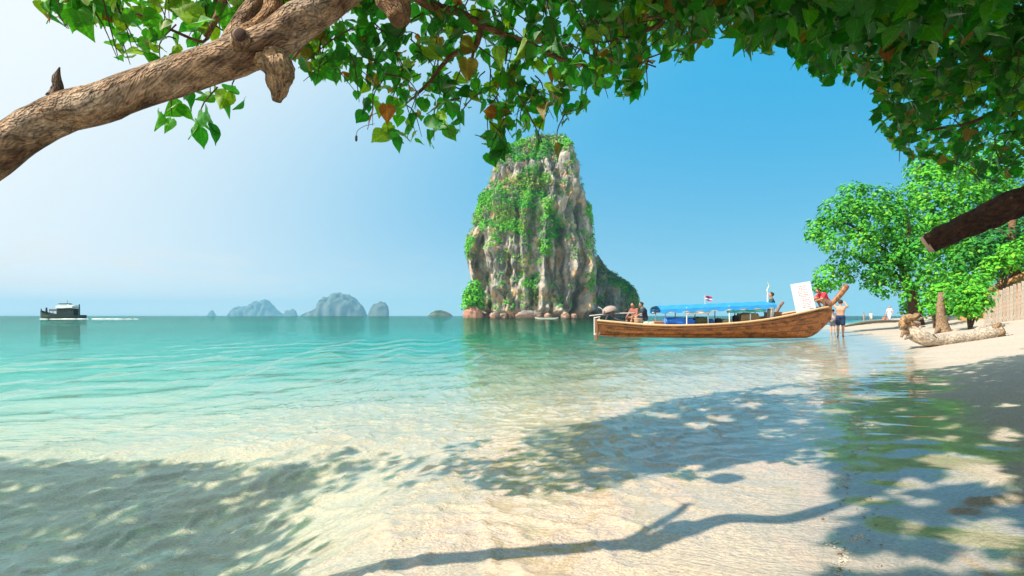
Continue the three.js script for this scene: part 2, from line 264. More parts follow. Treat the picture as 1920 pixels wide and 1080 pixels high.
// ellipses [px, py, rx, ry, weight] in which plants cling to the stone; sampled on the faces towards the sea
function plantsOn(geo, D, zones, n, size, wild, brightness) {
  const p = geo.attributes.position, nr = geo.attributes.normal, ix = geo.index, out = [], tri = ix.count / 3, cum = []; let tot = 0; const a = new THREE.Vector3(), b = new THREE.Vector3(), c = new THREE.Vector3();
  for (let t = 0; t < tri; t++) { a.fromBufferAttribute(p, ix.getX(t * 3)); b.fromBufferAttribute(p, ix.getX(t * 3 + 1)); c.fromBufferAttribute(p, ix.getX(t * 3 + 2)); tot += b.clone().sub(a).cross(c.clone().sub(a)).length(); cum.push(tot); }
  geo.computeBoundingBox(); const mid = geo.boundingBox.getCenter(new THREE.Vector3()); let tries = 0;
  while (out.length < n && tries++ < n * 30) {
    const r = rnd() * tot; let lo = 0, hi = tri - 1; while (lo < hi) { const m = (lo + hi) >> 1; if (cum[m] < r) lo = m + 1; else hi = m; }
    const u = Math.sqrt(rnd()), w = rnd(), i0 = ix.getX(lo * 3), i1 = ix.getX(lo * 3 + 1), i2 = ix.getX(lo * 3 + 2);
    a.fromBufferAttribute(p, i0).multiplyScalar(1 - u).addScaledVector(b.fromBufferAttribute(p, i1), u * (1 - w)).addScaledVector(c.fromBufferAttribute(p, i2), u * w);
    if (a.y < 3) continue;
    const N = b.fromBufferAttribute(nr, i0), [px, py] = pix(a); if (N.x * (a.x - mid.x) + N.z * (a.z - mid.z) < 0) N.negate(); if (N.z < -0.35) continue; let dens = wild * sm(-0.1, 0.5, N.y);
    for (const [zx, zy, rx, ry, wt] of zones) dens = Math.max(dens, wt * (1 - sm(0.55, 1.1, Math.hypot((px - zx) / rx, (py - zy) / ry))));
    dens *= 0.12 + 1.3 * sm(-0.2, 0.3, n3(a.x * 0.075, a.y * 0.075, a.z * 0.075) + 0.4 * n3(a.x * 0.3, a.y * 0.3, a.z * 0.3)) + 0.5 * sm(0, 0.6, N.y);
    if (rnd() > dens) continue;
    const bush = size * rr(0.5, 1.5), tone = clamp(brightness + 0.5 * n3(a.x * 0.07, a.y * 0.07, a.z * 0.07)), yel = n3(a.x * 0.05 + 30, a.y * 0.05, a.z * 0.05) > 0.25;
    for (let k = 0; k < 11; k++) {
      const q = V(rr(-1, 1), rr(-0.7, 1), rr(-1, 1)).normalize().multiplyScalar(bush * Math.cbrt(rnd())).add(a).addScaledVector(N, bush * 0.35);
      let g = green(tone); if (yel && rnd() < 0.5) g = [G_OLIVE[0] * rr(0.7, 1.1), G_OLIVE[1] * rr(0.7, 1.1), G_OLIVE[2]];
      out.push([q, faceQ(N, 1), bush * rr(0.5, 0.95), g]);
    }
  }
  return out;
}
{
  const D = 300, base = V((990 - 960) / F * D, 0, -D);
  const rock = thing('karst_rock', 'tall sheer limestone sea tower hung with green plants, standing in the bay', 'rock', base);
  const edges = [[260, 1004, 1048], [263, 990, 1058], [267, 972, 1064], [274, 961, 1070], [289, 947, 1074], [304, 940, 1077], [323, 929, 1081], [352, 920, 1088], [374, 903, 1095], [408, 892, 1104], [426, 890, 1106], [448, 880, 1109], [474, 876, 1111], [497, 883, 1112], [523, 888, 1113], [560, 892, 1112], [585, 890, 1113], [593, 893, 1114], [596, 894, 1114]];
  const g = rockTower(edges, D, 0.8, { nu: 560, nv: 340, amp: 3.6, dome: 0.3, clefts: [[905, 2.6, 2, 46, 14], [918, 1.5, 1, 24, 9], [1046, 2.4, 4, 50, 7], [1024, 1.6, 0, 36, 5], [1078, 1.8, 3, 62, 6], [972, 1.4, 22, 60, 4], [955, 1.3, 8, 34, 5]] });
  const nr = g.attributes.normal; colour(g, (x, y, z, i) => rockColour(x, y, z));
  const zones = [[922, 395, 46, 42, 1.7], [965, 385, 52, 54, 1.6], [1000, 400, 46, 46, 1.4], [1038, 425, 30, 26, 0.8], [1000, 335, 40, 26, 0.8], [985, 283, 45, 22, 1.7], [1045, 268, 34, 16, 1.7], [1065, 300, 12, 24, 0.6], [986, 482, 15, 26, 1], [1022, 455, 13, 24, 1], [994, 550, 15, 34, 1], [935, 442, 16, 12, 0.7], [880, 462, 10, 26, 0.8], [1102, 430, 9, 60, 0.6], [1106, 520, 8, 36, 0.6], [1040, 562, 18, 10, 0.5]];
  const plants = leafQuads(plantsOn(g, D, zones, 68000, 1.15, 0.2, 0.8));
  part(rock, 'cliff', g, matV(0.95));
  const pm = part(rock, 'creepers', plants, leafyMat, 'clumps of green plants clinging to the ledges'); pm.userData.kind = 'stuff';
  const slab = colour(new THREE.DodecahedronGeometry(1, 1), () => [0.5, 0.38, 0.3]);
  for (const [px, w, h] of [[932, 2.4, 2.2], [946, 1.8, 1.6], [984, 5.5, 3.0], [1000, 3, 2.4], [1019, 2, 1.4], [1048, 2.2, 2], [1062, 1.6, 1.4]]) {
    const b = slab.clone(); b.scale(w, h, 3); const q = b.attributes.position; for (let i = 0; i < q.count; i++) { const k = 1 + 0.3 * n3(q.getX(i) * 0.5 + px, q.getY(i) * 0.5, q.getZ(i) * 0.5); q.setXYZ(i, q.getX(i) * k, q.getY(i) * k, q.getZ(i) * k); } b.computeVertexNormals();
    b.translate((px - 960) / F * D, 0.8, -D + 36 + rr(-1, 2)); colour(b, (x, y, z) => rockColour(x, y, z)); part(rock, 'boulder', b, matV(0.95));
  }
  // low bush-covered foot at the left
  const foot = thing('islet_bush', 'round green bush on a red rock foot against the tall tower', 'bush', V((888 - 960) / F * (D - 22), 0, -(D - 22)));
  const fb = colour(rockTower([[578, 874, 898], [584, 868, 906], [591, 866, 908], [596, 868, 908]], D - 22, 0.6, { nu: 60, nv: 16, amp: 0.7, dome: 1.5 }), () => [0.4, 0.2, 0.14]); part(foot, 'rock_foot', fb, matV(0.95));
  part(foot, 'foliage', leafQuads(crownLeaves([[886, 554, 19, D - 22], [880, 570, 15, D - 20], [897, 568, 14, D - 18], [889, 536, 13, D - 22], [877, 552, 12, D - 22], [902, 552, 9, D - 20], [886, 560, 16, D - 12]], 60, 1.5, 0.75)), leafyMat).userData.kind = 'stuff';
  // the lower rock on the right, in the shade of the tower
  const D2 = 330, low = thing('shoulder_rock', 'lower dark shaded rock leaning against the right of the tall tower', 'rock', V((1155 - 960) / F * D2, 0, -D2));
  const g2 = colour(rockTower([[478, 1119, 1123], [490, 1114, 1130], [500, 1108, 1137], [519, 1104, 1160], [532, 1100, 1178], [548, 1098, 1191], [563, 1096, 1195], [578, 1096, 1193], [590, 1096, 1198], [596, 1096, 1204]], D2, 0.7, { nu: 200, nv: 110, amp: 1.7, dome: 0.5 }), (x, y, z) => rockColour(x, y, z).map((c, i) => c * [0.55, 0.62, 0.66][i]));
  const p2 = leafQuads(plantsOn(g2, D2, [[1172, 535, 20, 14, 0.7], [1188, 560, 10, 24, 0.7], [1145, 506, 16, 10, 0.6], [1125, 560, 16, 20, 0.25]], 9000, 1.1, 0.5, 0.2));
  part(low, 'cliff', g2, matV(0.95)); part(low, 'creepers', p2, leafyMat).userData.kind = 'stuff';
}

// ------------------------------------------------------------------ far islands, faded by the air
function farIsland(label, D, outline, gaps, tone = [0.10, 0.15, 0.13]) { // outline: [px, py] ridge line from left to right
  const x0 = outline[0][0], x1 = outline[outline.length - 1][0], th = thing('distant_island', label, 'island', V(((x0 + x1) / 2 - 960) / F * D, 0, -D), 'hazy islands on the horizon');
  const nx = 90, nz = 26, half = (x1 - x0) / F * D * 0.3;
  const g = gridGeo(nx, nz, (i, j) => {
    const px = lerp(x0, x1, i / (nx - 1)), w = j / (nz - 1) * 2 - 1, X = (px - 960) / F * D, ridge = (HOR - curveAt(outline, px)) / F * D + 1;
    const k = Math.pow(Math.max(0, 1 - Math.pow(Math.abs(w), 2.6)), 0.75), z = w * half * (0.5 + 0.5 * Math.sin(Math.PI * i / (nx - 1)));
    const rough = 1 + 0.2 * fbm3(X * 0.012, z * 0.012, D, 4);
    return V(X, -2 + (ridge + 2) * k * (w === 0 ? 1 : rough), -D + z + half * 0.15 * n2(X * 0.01, w * 3));
  });
  colour(g, (x, y, z) => { const s = fbm3(x * 0.02, y * 0.02, z * 0.02, 3); return s > 0.12 ? [0.13, 0.13, 0.11] : [tone[0] * (1 + s), tone[1] * (1 + s), tone[2] * (1 + s)]; });
  part(th, 'slopes', g, matV(0.95)); return th;
}
farIsland('pale blue hazy island with one rounded peak, widest of the far row', 6500, [[433, 592], [437, 581], [445, 575], [463, 575], [472, 569], [486, 565], [500, 564], [506, 570], [515, 578], [528, 590], [531, 592]]);
farIsland('tiny faint rock on the horizon left of the pale island', 6700, [[389, 592], [394, 583], [398, 582], [403, 589], [406, 592]]);
farIsland('small faint low rocks between the two larger hazy islands', 6300, [[531, 592], [536, 582], [545, 581], [549, 579], [554, 582], [557, 592]]);
farIsland('bluer steep-sided hazy island, tallest of the far row, with a stepped left shoulder', 4300, [[569, 592], [576, 586], [593, 580], [601, 576], [603, 560], [609, 557], [618, 556], [626, 551], [640, 551], [652, 555], [664, 558], [670, 566], [679, 573], [683, 583], [684, 592]]);
farIsland('small blue humped rock island right of the tallest hazy one', 4000, [[690, 592], [695, 578], [701, 569], [712, 566], [722, 568], [727, 574], [729, 584], [728, 592]]);
farIsland('low dark wooded islet nearest to the tall rock tower', 1500, [[802, 592.6], [808, 586], [816, 582], [826, 581], [836, 584], [844, 588], [849, 592.6]], null, [0.06, 0.11, 0.06]);

// ------------------------------------------------------------------ boats
// hull by stations: [x, half width at the rail, rail height, keel height, fullness]
function hullGeo(st, n = 60, ring = 9) {
  const col = (k) => st.map((s) => [s[0], s[k]]), x0 = st[0][0], x1 = st[st.length - 1][0], c1 = col(1), c2 = col(2), c3 = col(3);
  const smooth = (c, x) => { let s = 0; for (let k = -3; k <= 3; k++) s += curveAt(c, clamp(x + k * (x1 - x0) * 0.014, x0, x1)); return s / 7; };
  return gridGeo(ring * 2 - 1, n, (i, j) => {
    const x = lerp(x0, x1, j / (n - 1)), w = smooth(c1, x), r = smooth(c2, x), k = smooth(c3, x), a = (i - ring + 1) / (ring - 1), t = Math.abs(a);
    return V(x, lerp(k, r, Math.pow(t, 1.7)), Math.sign(a) * w * Math.pow(t, 0.62));
  });
}
{
  const D = 25, base = V((1345 - 960) / F * D, 0, -D), bx = (px) => (px - 1345) / F * D, by = (py) => (632 - py) / F * D; // boat's own axes: x along it, y from the waterline
  const boat = thing('longtail_boat', 'brown wooden longtail boat with a blue canopy, its raised bow run onto the sand', 'boat', base);
  const woodMap = tex(512, 256, (u, v) => { const st = tn(u, v * 0.08, 40, 1), gr = tn(u * 0.2, v, 60, 2), dk = tn(u * 0.6, v * 0.25, 9, 4) + 0.5 * tn(u, v, 30, 8); const k = clamp(0.8 + 0.12 * st + 0.08 * gr - 0.3 * sm(0.0, 0.9, dk)); return [k, k * 0.97, k * 0.92]; }, true);
  woodMap.repeat.set(1, 1);
  const wood = (r, g, b, rough = 0.5) => new THREE.MeshStandardMaterial({ color: rgb(r, g, b), map: woodMap, roughness: rough, side: THREE.DoubleSide });
  const st = [[bx(1117), 0.42, by(601), 0.1], [bx(1150), 0.55, by(604), -0.02], [bx(1220), 0.82, by(609.5), -0.02], [bx(1300), 0.97, by(609), -0.05], [bx(1380), 0.95, by(604), -0.06], [bx(1450), 0.78, by(594.5), -0.06], [bx(1500), 0.5, by(585), -0.05], [bx(1530), 0.3, by(579), -0.02], [bx(1550), 0.14, by(576), by(606)], [bx(1558), 0.05, by(574), by(592)]];
  const hull = hullGeo(st, 90, 10); { const uv = hull.attributes.uv, p = hull.attributes.position; for (let i = 0; i < uv.count; i++) uv.setXY(i, p.getX(i) / 3.1, p.getY(i) / 1.1); }
  const hm = mesh('hull', hull, wood(0.60, 0.225, 0.06, 0.42), boat);
  const railPts = (s, off) => st.slice(0, 9).map(([x, w, r]) => V(x, r + off, s * (w + 0.015)));
  for (const s of [1, -1]) {
    mesh('gunwale', tube(railPts(s, 0.015), 0.045, 60, 6), mat(0.62, 0.42, 0.22, 0.55), boat);
    mesh('rubbing_strake', tube(railPts(s, -0.13).map((v) => V(v.x, v.y, v.z * 1.0)), 0.028, 60, 6), mat(0.16, 0.07, 0.03, 0.6), boat);
    mesh('wale', tube(st.slice(0, 8).map(([x, w, r, k]) => V(x, lerp(k, r, 0.52), s * (w * 0.835 + 0.01))), 0.016, 50, 5), mat(0.30, 0.13, 0.05, 0.5), boat);
  }
  for (const f of [0.3, 0.74]) mesh('plank_seam', tube(st.slice(0, 8).map(([x, w, r, k]) => V(x, lerp(k, r, f), w * (Math.pow(Math.pow(f, 1 / 1.7), 0.62)) + 0.004)), 0.009, 50, 4), mat(0.10, 0.045, 0.02, 0.7), boat);
  const floorG = gridGeo(30, 2, (i, j) => { const x = lerp(bx(1125), bx(1500), i / 29); return V(x, curveAt([[bx(1125), 0.1], [bx(1400), 0.12], [bx(1500), 0.6]], x), (j * 2 - 1) * 0.6 * curveAt(st.map((q) => [q[0], q[1]]), x)); });
  mesh('floor_boards', floorG, mat(0.34, 0.2, 0.1), boat);
  // bow deck and the tall prow
  const deck = gridGeo(14, 5, (i, j) => { const x = lerp(bx(1440), bx(1556), i / 13), w = curveAt(st.map((q) => [q[0], q[1]]), x), r = curveAt(st.map((q) => [q[0], q[2]]), x); return V(x, r - 0.06, (j / 2 - 1) * w); });
  mesh('bow_deck', deck, wood(0.62, 0.42, 0.22), boat);
  const prow = tube([V(bx(1526), by(585), 0), V(bx(1551), by(575), 0), V(bx(1566), by(563), 0), V(bx(1578), by(549), 0), V(bx(1586), by(538), 0)], [0.07, 0.1, 0.115, 0.14, 0.15], 20, 8); prow.scale(1, 1, 0.75);
  mesh('prow', prow, wood(0.55, 0.25, 0.10), boat); mesh('prow_cap', tube([V(bx(1584.5), by(540), 0), V(bx(1588), by(535.5), 0)], [0.14, 0.12], 2, 8), mat(0.26, 0.09, 0.05), boat);
  mesh('stern_board', box(bx(1116), bx(1119), -0.1, by(599), -0.42, 0.42), wood(0.42, 0.18, 0.07), boat);
  // canopy: a long shallow vault on posts, with its pale underside rail
  const roofY = (x) => lerp(by(578), by(569.5), (x - bx(1229)) / (bx(1437) - bx(1229)));
  const vault = gridGeo(30, 13, (i, j) => { const x = lerp(bx(1228), bx(1438), i / 29), a = j / 12 * 2 - 1; return V(x, roofY(x) + 0.13 * (1 - a * a) - 0.05 * Math.abs(a) ** 6 + 0.012 * Math.sin(i * 1.9 + j) - 0.02, a * 0.92); });
  mesh('canopy', vault, mat(0.02, 0.25, 0.62, 0.6), boat);
  for (const s of [1, -1]) {
    mesh('canopy_edge', gridGeo(40, 3, (i, j) => { const x = lerp(bx(1228), bx(1438), i / 39); return V(x, roofY(x) - 0.07 - j * 0.075 * (1 + 0.35 * Math.sin(i * 1.3)), s * (0.925 + 0.012 * Math.sin(i * 0.9))); }), mat(0.03, 0.30, 0.68, 0.6), boat);
    mesh('canopy_rail', tube([V(bx(1232), roofY(bx(1232)) - 0.2, s * 0.84), V(bx(1330), roofY(bx(1330)) - 0.2, s * 0.86), V(bx(1434), roofY(bx(1434)) - 0.2, s * 0.84)], 0.035, 20, 6), mat(0.80, 0.80, 0.76), boat);
    for (let k = 0; k < 6; k++) { const x = bx(1238 + k * 38.5), w = curveAt(st.map((q) => [q[0], q[1]]), x), r = curveAt(st.map((q) => [q[0], q[2]]), x); mesh('canopy_post', tube([V(x, r - 0.06, s * (w - 0.07)), V(x, roofY(x) - 0.02, s * 0.84)], 0.026, 2, 6), k % 2 ? mat(0.75, 0.75, 0.7) : mat(0.22, 0.3, 0.3), boat); }
  }
  for (let k = 0; k < 5; k++) { const x = bx(1245 + k * 44), w = curveAt(st.map((q) => [q[0], q[1]]), x); mesh('bench', box(x - 0.14, x + 0.14, by(613), by(611.5), -w + 0.2, w - 0.2), mat(0.66, 0.52, 0.36), boat); }
  // rolled side blinds under the canopy
  for (const [a, b, c] of [[1275, 1320, [0.7, 0.68, 0.6]], [1350, 1420, [0.05, 0.33, 0.28]]]) mesh('rolled_blind', tube([V(bx(a), roofY(bx(a)) - 0.3, 0.84), V(bx(b), roofY(bx(b)) - 0.3, 0.84)], 0.055, 16, 8, 0.3, 6), mat(...c), boat);
  mesh('bow_post', merge([tube([V(bx(1456), by(590), -0.1), V(bx(1462), by(578), -0.1), V(bx(1470), by(566), -0.1)], [0.08, 0.07, 0.08], 6, 8)]), mat(0.24, 0.15, 0.11), boat);
  mesh('bow_box', merge([box(bx(1441), bx(1462), by(597), by(586), -0.45, 0.2), box(bx(1440), bx(1463), by(586), by(585), -0.48, 0.23)]), wood(0.66, 0.38, 0.16), boat);
  mesh('mast', tube([V(bx(1434), by(612), 0.3), V(bx(1434), by(549), 0.3)], [0.05, 0.035], 2, 8), mat(0.82, 0.8, 0.75), boat);
  mesh('mast_ribbon', tube([V(bx(1434), by(551), 0.3), V(bx(1432), by(544), 0.34), V(bx(1436), by(536), 0.3), V(bx(1433), by(530), 0.32)], [0.03, 0.02, 0.015], 10, 5, 0.4, 8), mat(0.78, 0.72, 0.45), boat);
  // outboard: engine block on a swivel, its shaft reaching back over the water
  const eng = new THREE.Group(); eng.name = 'long_tail_motor'; boat.add(eng);
  mesh('engine_block', merge([box(bx(1131), bx(1150), by(592), by(583), -0.2, 0.2), box(bx(1134), bx(1147), by(583), by(578), -0.14, 0.14)]), mat(0.08, 0.07, 0.07, 0.5), eng);
  const hood = new THREE.SphereGeometry(1, 16, 10, 0, 6.3, 0, 1.7); hood.scale(0.36, 0.24, 0.3); hood.rotateZ(0.25); hood.translate(bx(1143), by(583), 0); mesh('engine_cover', hood, mat(0.34, 0.25, 0.22), eng);
  mesh('shaft', tube([V(bx(1190), by(587), 0.0), V(bx(1150), by(588), 0), V(bx(1105), by(592), 0)], [0.03, 0.035, 0.03], 8, 6), mat(0.55, 0.5, 0.46, 0.45), eng);
  mesh('tiller', tube([V(bx(1132), by(585), 0.05), V(bx(1126), by(578), 0.08), V(bx(1121), by(576), 0.1)], 0.022, 6, 6), mat(0.7, 0.66, 0.6), eng);
  mesh('exhaust', tube([V(bx(1140), by(590), 0.15), V(bx(1135), by(600), 0.2), V(bx(1139), by(604), 0.2)], 0.05, 6, 6), mat(0.05, 0.05, 0.05), eng);
  const frm = [[1113, 594, 1113, 628], [1122, 596, 1122, 626], [1113, 626, 1122, 626], [1113, 596, 1124, 594]].map(([a, b, c, d]) => tube([V(bx(a), by(b), 0.25), V(bx(c), by(d), 0.25)], 0.032, 2, 6));
  mesh('stern_ladder', merge(frm), mat(0.6, 0.58, 0.52), boat);
  mesh('stern_gear', merge([tube([V(bx(1150), by(597), 0.2), V(bx(1160), by(601), 0.25), V(bx(1176), by(605), 0.2)], 0.05, 8, 6)]), mat(0.06, 0.06, 0.07), boat);
  // things carried in the boat
  const put = (name, label, cat, px, py, z, geo, m, grp) => { const t = tag(new THREE.Mesh(geo, m), label, cat, grp); t.name = numbered(name); t.position.set(base.x + bx(px), by(py), base.z + z); t.castShadow = t.receiveShadow = true; scene.add(t); return t; };
  const soft = (w, h, d, s) => { const g = new THREE.BoxGeometry(w, h, d, 10, 6, 8), p = g.attributes.position; for (let i = 0; i < p.count; i++) { const x = p.getX(i) / w * 2, y = p.getY(i) / h * 2, z = p.getZ(i) / d * 2, k = 1 - 0.14 * (Math.abs(x * y) ** 2 + Math.abs(y * z) ** 2 + Math.abs(x * z) ** 2) / 1.5 + 0.12 * n3(x * 1.5 + s, y * 1.5, z * 1.5); p.setXYZ(i, p.getX(i) * k, p.getY(i) * k + h / 2, p.getZ(i) * k); } g.computeVertexNormals(); return g; };
  put('tarpaulin_bundle', 'long bright blue tarpaulin bundle lying under the canopy of the boat', 'tarpaulin', 1267, 612, 0.45, soft(1.42, 0.42, 0.6, 1), mat(0.015, 0.16, 0.62, 0.5));
  put('sack', 'dark olive sack beside the blue tarpaulin bundle in the boat', 'sack', 1307, 612, 0.4, soft(0.62, 0.44, 0.5, 5), mat(0.10, 0.10, 0.045));
  put('bag', 'small blue bag right of the olive sack in the boat', 'bag', 1325, 612, 0.5, soft(0.24, 0.36, 0.3, 9), mat(0.03, 0.12, 0.42));
  put('rucksack', 'black bag in the middle of the boat under the canopy', 'bag', 1338, 611, 0.55, soft(0.26, 0.36, 0.3, 13), mat(0.012, 0.012, 0.014));
  put('rucksack', 'black rucksack further forward, beside the pale sacks in the boat', 'bag', 1371, 609, 0.5, soft(0.24, 0.44, 0.3, 17), mat(0.012, 0.012, 0.014));
  put('sack', 'pale tan sack between the two black bags in the boat', 'sack', 1354, 610, 0.4, soft(0.5, 0.3, 0.5, 21), mat(0.42, 0.36, 0.2));
  put('life_jacket_pile', 'brown life jackets heaped under the front end of the canopy', 'life jackets', 1397, 607, 0.3, soft(0.95, 0.5, 0.6, 25), mat(0.40, 0.27, 0.14));
  put('crate', 'orange-brown crate near the stern of the boat', 'crate', 1230, 612, 0.35, merge([box(-0.2, 0.2, 0, 0.24, -0.2, 0.2), box(-0.22, 0.22, 0.2, 0.25, -0.22, 0.22), box(-0.22, 0.22, 0.08, 0.11, -0.22, 0.22)]), mat(0.58, 0.26, 0.12));
  put('cushion', 'cream cushion beside the crate near the stern', 'cushion', 1212, 611, 0.3, soft(0.5, 0.2, 0.4, 30), mat(0.66, 0.6, 0.46));
  put('bucket', 'tan bucket just behind the stern motor in the boat', 'bucket', 1194, 610, 0.25, new THREE.LatheGeometry([[0, 0], [0.15, 0], [0.2, 0.3], [0.215, 0.3], [0.215, 0.33], [0.19, 0.33], [0.14, 0.03], [0, 0.03]].map((q) => new THREE.Vector2(...q)), 18), mat(0.66, 0.42, 0.26));
  // flag on the canopy
  const flag = thing('flag', 'small red and white flag on a stick above the blue canopy', 'flag', V(base.x + bx(1322), by(574), base.z));
  mesh('stick', tube([V(0, -0.1, 0), V(0, 0.52, 0)], 0.014, 2, 5), mat(0.7, 0.66, 0.5), flag);
  for (const [k, c] of [[0, [0.55, 0.03, 0.04]], [1, [0.8, 0.78, 0.76]], [2, [0.05, 0.05, 0.22]], [3, [0.55, 0.03, 0.04]]]) mesh('stripe', gridGeo(8, 3, (i, j) => V(0.012 + i * 0.045, 0.28 + k * 0.055 + j * 0.0275 - i * 0.008, 0.03 * Math.sin(i * 0.9 + 0.4))), mat(...c), flag);
  // the signboard propped at the bow
  const sign = thing('signboard', 'white signboard with faint red lettering leaning on the boat bow', 'sign', P(1512, 586, D - 0.25));
  const cv = document.createElement('canvas'); cv.width = 256; cv.height = 448; const cx = cv.getContext('2d');
  cx.fillStyle = '#dcd8da'; cx.fillRect(0, 0, 256, 448);
  for (let r = 0; r < 13; r++) { const y = 46 + r * 27, x0 = r < 3 ? 96 : 60 + r * 3; cx.fillStyle = r % 4 === 0 ? 'rgba(170,30,40,0.9)' : 'rgba(170,50,54,0.8)'; for (let x = x0; x < x0 + (r < 3 ? 90 : 120);) { const w = 5 + rnd() * 12; cx.fillRect(x, y + rnd() * 4, w, 6 + rnd() * 8); x += w + 3 + rnd() * 8; } }
  cx.fillStyle = 'rgba(60,62,80,0.95)'; for (let k = 0; k < 9; k++) cx.fillRect(176 + k * 6 + rnd() * 3, 398 + rnd() * 8, 4, 14 + rnd() * 10);
  const st2 = new THREE.CanvasTexture(cv); st2.colorSpace = THREE.SRGBColorSpace;
  const face = new THREE.PlaneGeometry(0.86, 1.36); face.translate(0, 0.72, 0.022);
  const board = new THREE.Group(); board.name = 'board'; board.rotation.set(-0.08, -0.12, 0.155); sign.add(board);
  const bp = mesh('panel', box(-0.44, 0.44, 0.03, 1.41, -0.018, 0.018), mat(0.68, 0.66, 0.67, 0.5), board); mesh('print', face, new THREE.MeshStandardMaterial({ map: st2, roughness: 0.5, side: THREE.DoubleSide }), board);
}
{ // motor boat far out on the left, under way
  const D = 150, base = V((117 - 960) / F * D, 0, -D), k = D / F, bx = (px) => (px - 117) * k, by = (py) => (599 - py) * k;
  const b = thing('excursion_boat', 'small dark green motor boat with a pale cabin roof under way far out', 'boat', base);
  const st = [[bx(77), 0.15, by(582), by(596)], [bx(82), 0.9, by(585), -0.2], [bx(92), 1.5, by(588), -0.4], [bx(115), 1.8, by(590), -0.5], [bx(140), 1.75, by(591), -0.5], [bx(155), 1.5, by(591), -0.4]];
  mesh('hull', hullGeo(st, 40, 8), mat(0.004, 0.022, 0.016, 0.5), b); mesh('transom', box(bx(154), bx(155), -0.4, by(591), -1.4, 1.4), mat(0.015, 0.05, 0.045), b);
  mesh('deck', box(bx(90), bx(154), by(593), by(592), -1.4, 1.4), mat(0.1, 0.14, 0.1), b);
  mesh('cabin', box(bx(113), bx(144), by(592), by(578.5), -1.15, 1.15), mat(0.006, 0.024, 0.02), b);
  for (let i = 0; i < 4; i++) mesh('window', box(bx(115.5 + i * 7), bx(120 + i * 7), by(585), by(580.5), 1.14, 1.19), mat(0.01, 0.015, 0.02, 0.15), b);
  const rf = new THREE.BoxGeometry(bx(143) - bx(112), 0.5, 2.8, 6, 1, 4); { const p = rf.attributes.position; for (let i = 0; i < p.count; i++) p.setY(i, p.getY(i) + 0.25 * (1 - (p.getZ(i) / 1.4) ** 2) + (p.getX(i) > 0 ? 0.1 : 0)); rf.computeVertexNormals(); rf.translate((bx(143) + bx(112)) / 2, by(576.5), 0); } mesh('cabin_roof', rf, mat(0.62, 0.72, 0.68), b);
  mesh('wheelhouse', box(bx(117), bx(133), by(575), by(570.5), -0.8, 0.8), mat(0.55, 0.64, 0.6), b); mesh('wheelhouse_roof', box(bx(115), bx(129), by(570.5), by(569), -1, 1), mat(0.06, 0.09, 0.1), b);
  mesh('mast', tube([V(bx(126), by(570), 0), V(bx(126.5), by(563.5), 0)], 0.07, 2, 6), mat(0.3, 0.34, 0.36), b);
  mesh('stern_post', tube([V(bx(153), by(592), 0.9), V(bx(153.5), by(571), 0.9)], [0.22, 0.14], 3, 7), mat(0.02, 0.035, 0.04), b);
  mesh('bow_bitt', tube([V(bx(87), by(588), 0), V(bx(87), by(577), 0)], [0.3, 0.2], 3, 7), mat(0.02, 0.04, 0.04), b);
  mesh('stem_post', tube([V(bx(78), by(586), 0), V(bx(77), by(579), 0)], [0.16, 0.1], 3, 6), mat(0.02, 0.04, 0.04), b);
  mesh('foredeck_awning', box(bx(97), bx(113), by(583.5), by(580), -0.9, 0.9), mat(0.16, 0.09, 0.07), b);
  for (const x of [98, 104, 111]) mesh('awning_post', tube([V(bx(x), by(592), 0.8), V(bx(x), by(583), 0.8)], 0.07, 2, 5), mat(0.05, 0.07, 0.05), b);
  const wk = []; // broken water streaming off the stern and along the hull
  for (let i = 0; i < 60; i++) { const t = Math.pow(rnd(), 0.6), x = bx(90) + t * 24, z = rr(-1, 1) * (1.6 + t * 3.2) + 1.2; const w = rr(0.25, 0.8), q = new THREE.IcosahedronGeometry(w, 1); q.scale(2.2, 0.3, 0.5); q.translate(x, 0.04, z); if (t > 0.5 && rnd() < t * 0.7) continue; wk.push(q); }
  const w = tag(new THREE.Mesh(merge(wk), mat(0.6, 0.66, 0.66, 0.8)), 'white wake trailing behind the dark green motor boat', 'wake', null, 'stuff'); w.name = 'wake_foam'; w.position.copy(base); scene.add(w);
}
{ // small boat at the foot of the rock
  const D = 170, k = D / F, base = P(1022, 597.5, D); base.y = 0;
  const c = thing('skiff', 'small low pale skiff before the foot of the rock tower', 'boat', base), bx = (px) => (px - 1022) * k;
  mesh('hull', hullGeo([[bx(1003), 0.05, 0.55, 0.3], [bx(1008), 0.4, 0.42, -0.1], [bx(1022), 0.6, 0.36, -0.15], [bx(1040), 0.45, 0.36, -0.1], [bx(1047), 0.05, 0.5, 0.25]], 24, 6), mat(0.75, 0.72, 0.66), c);
  mesh('thwart', box(-0.2, 0.2, 0.2, 0.26, -0.5, 0.5), mat(0.5, 0.4, 0.3), c);
}

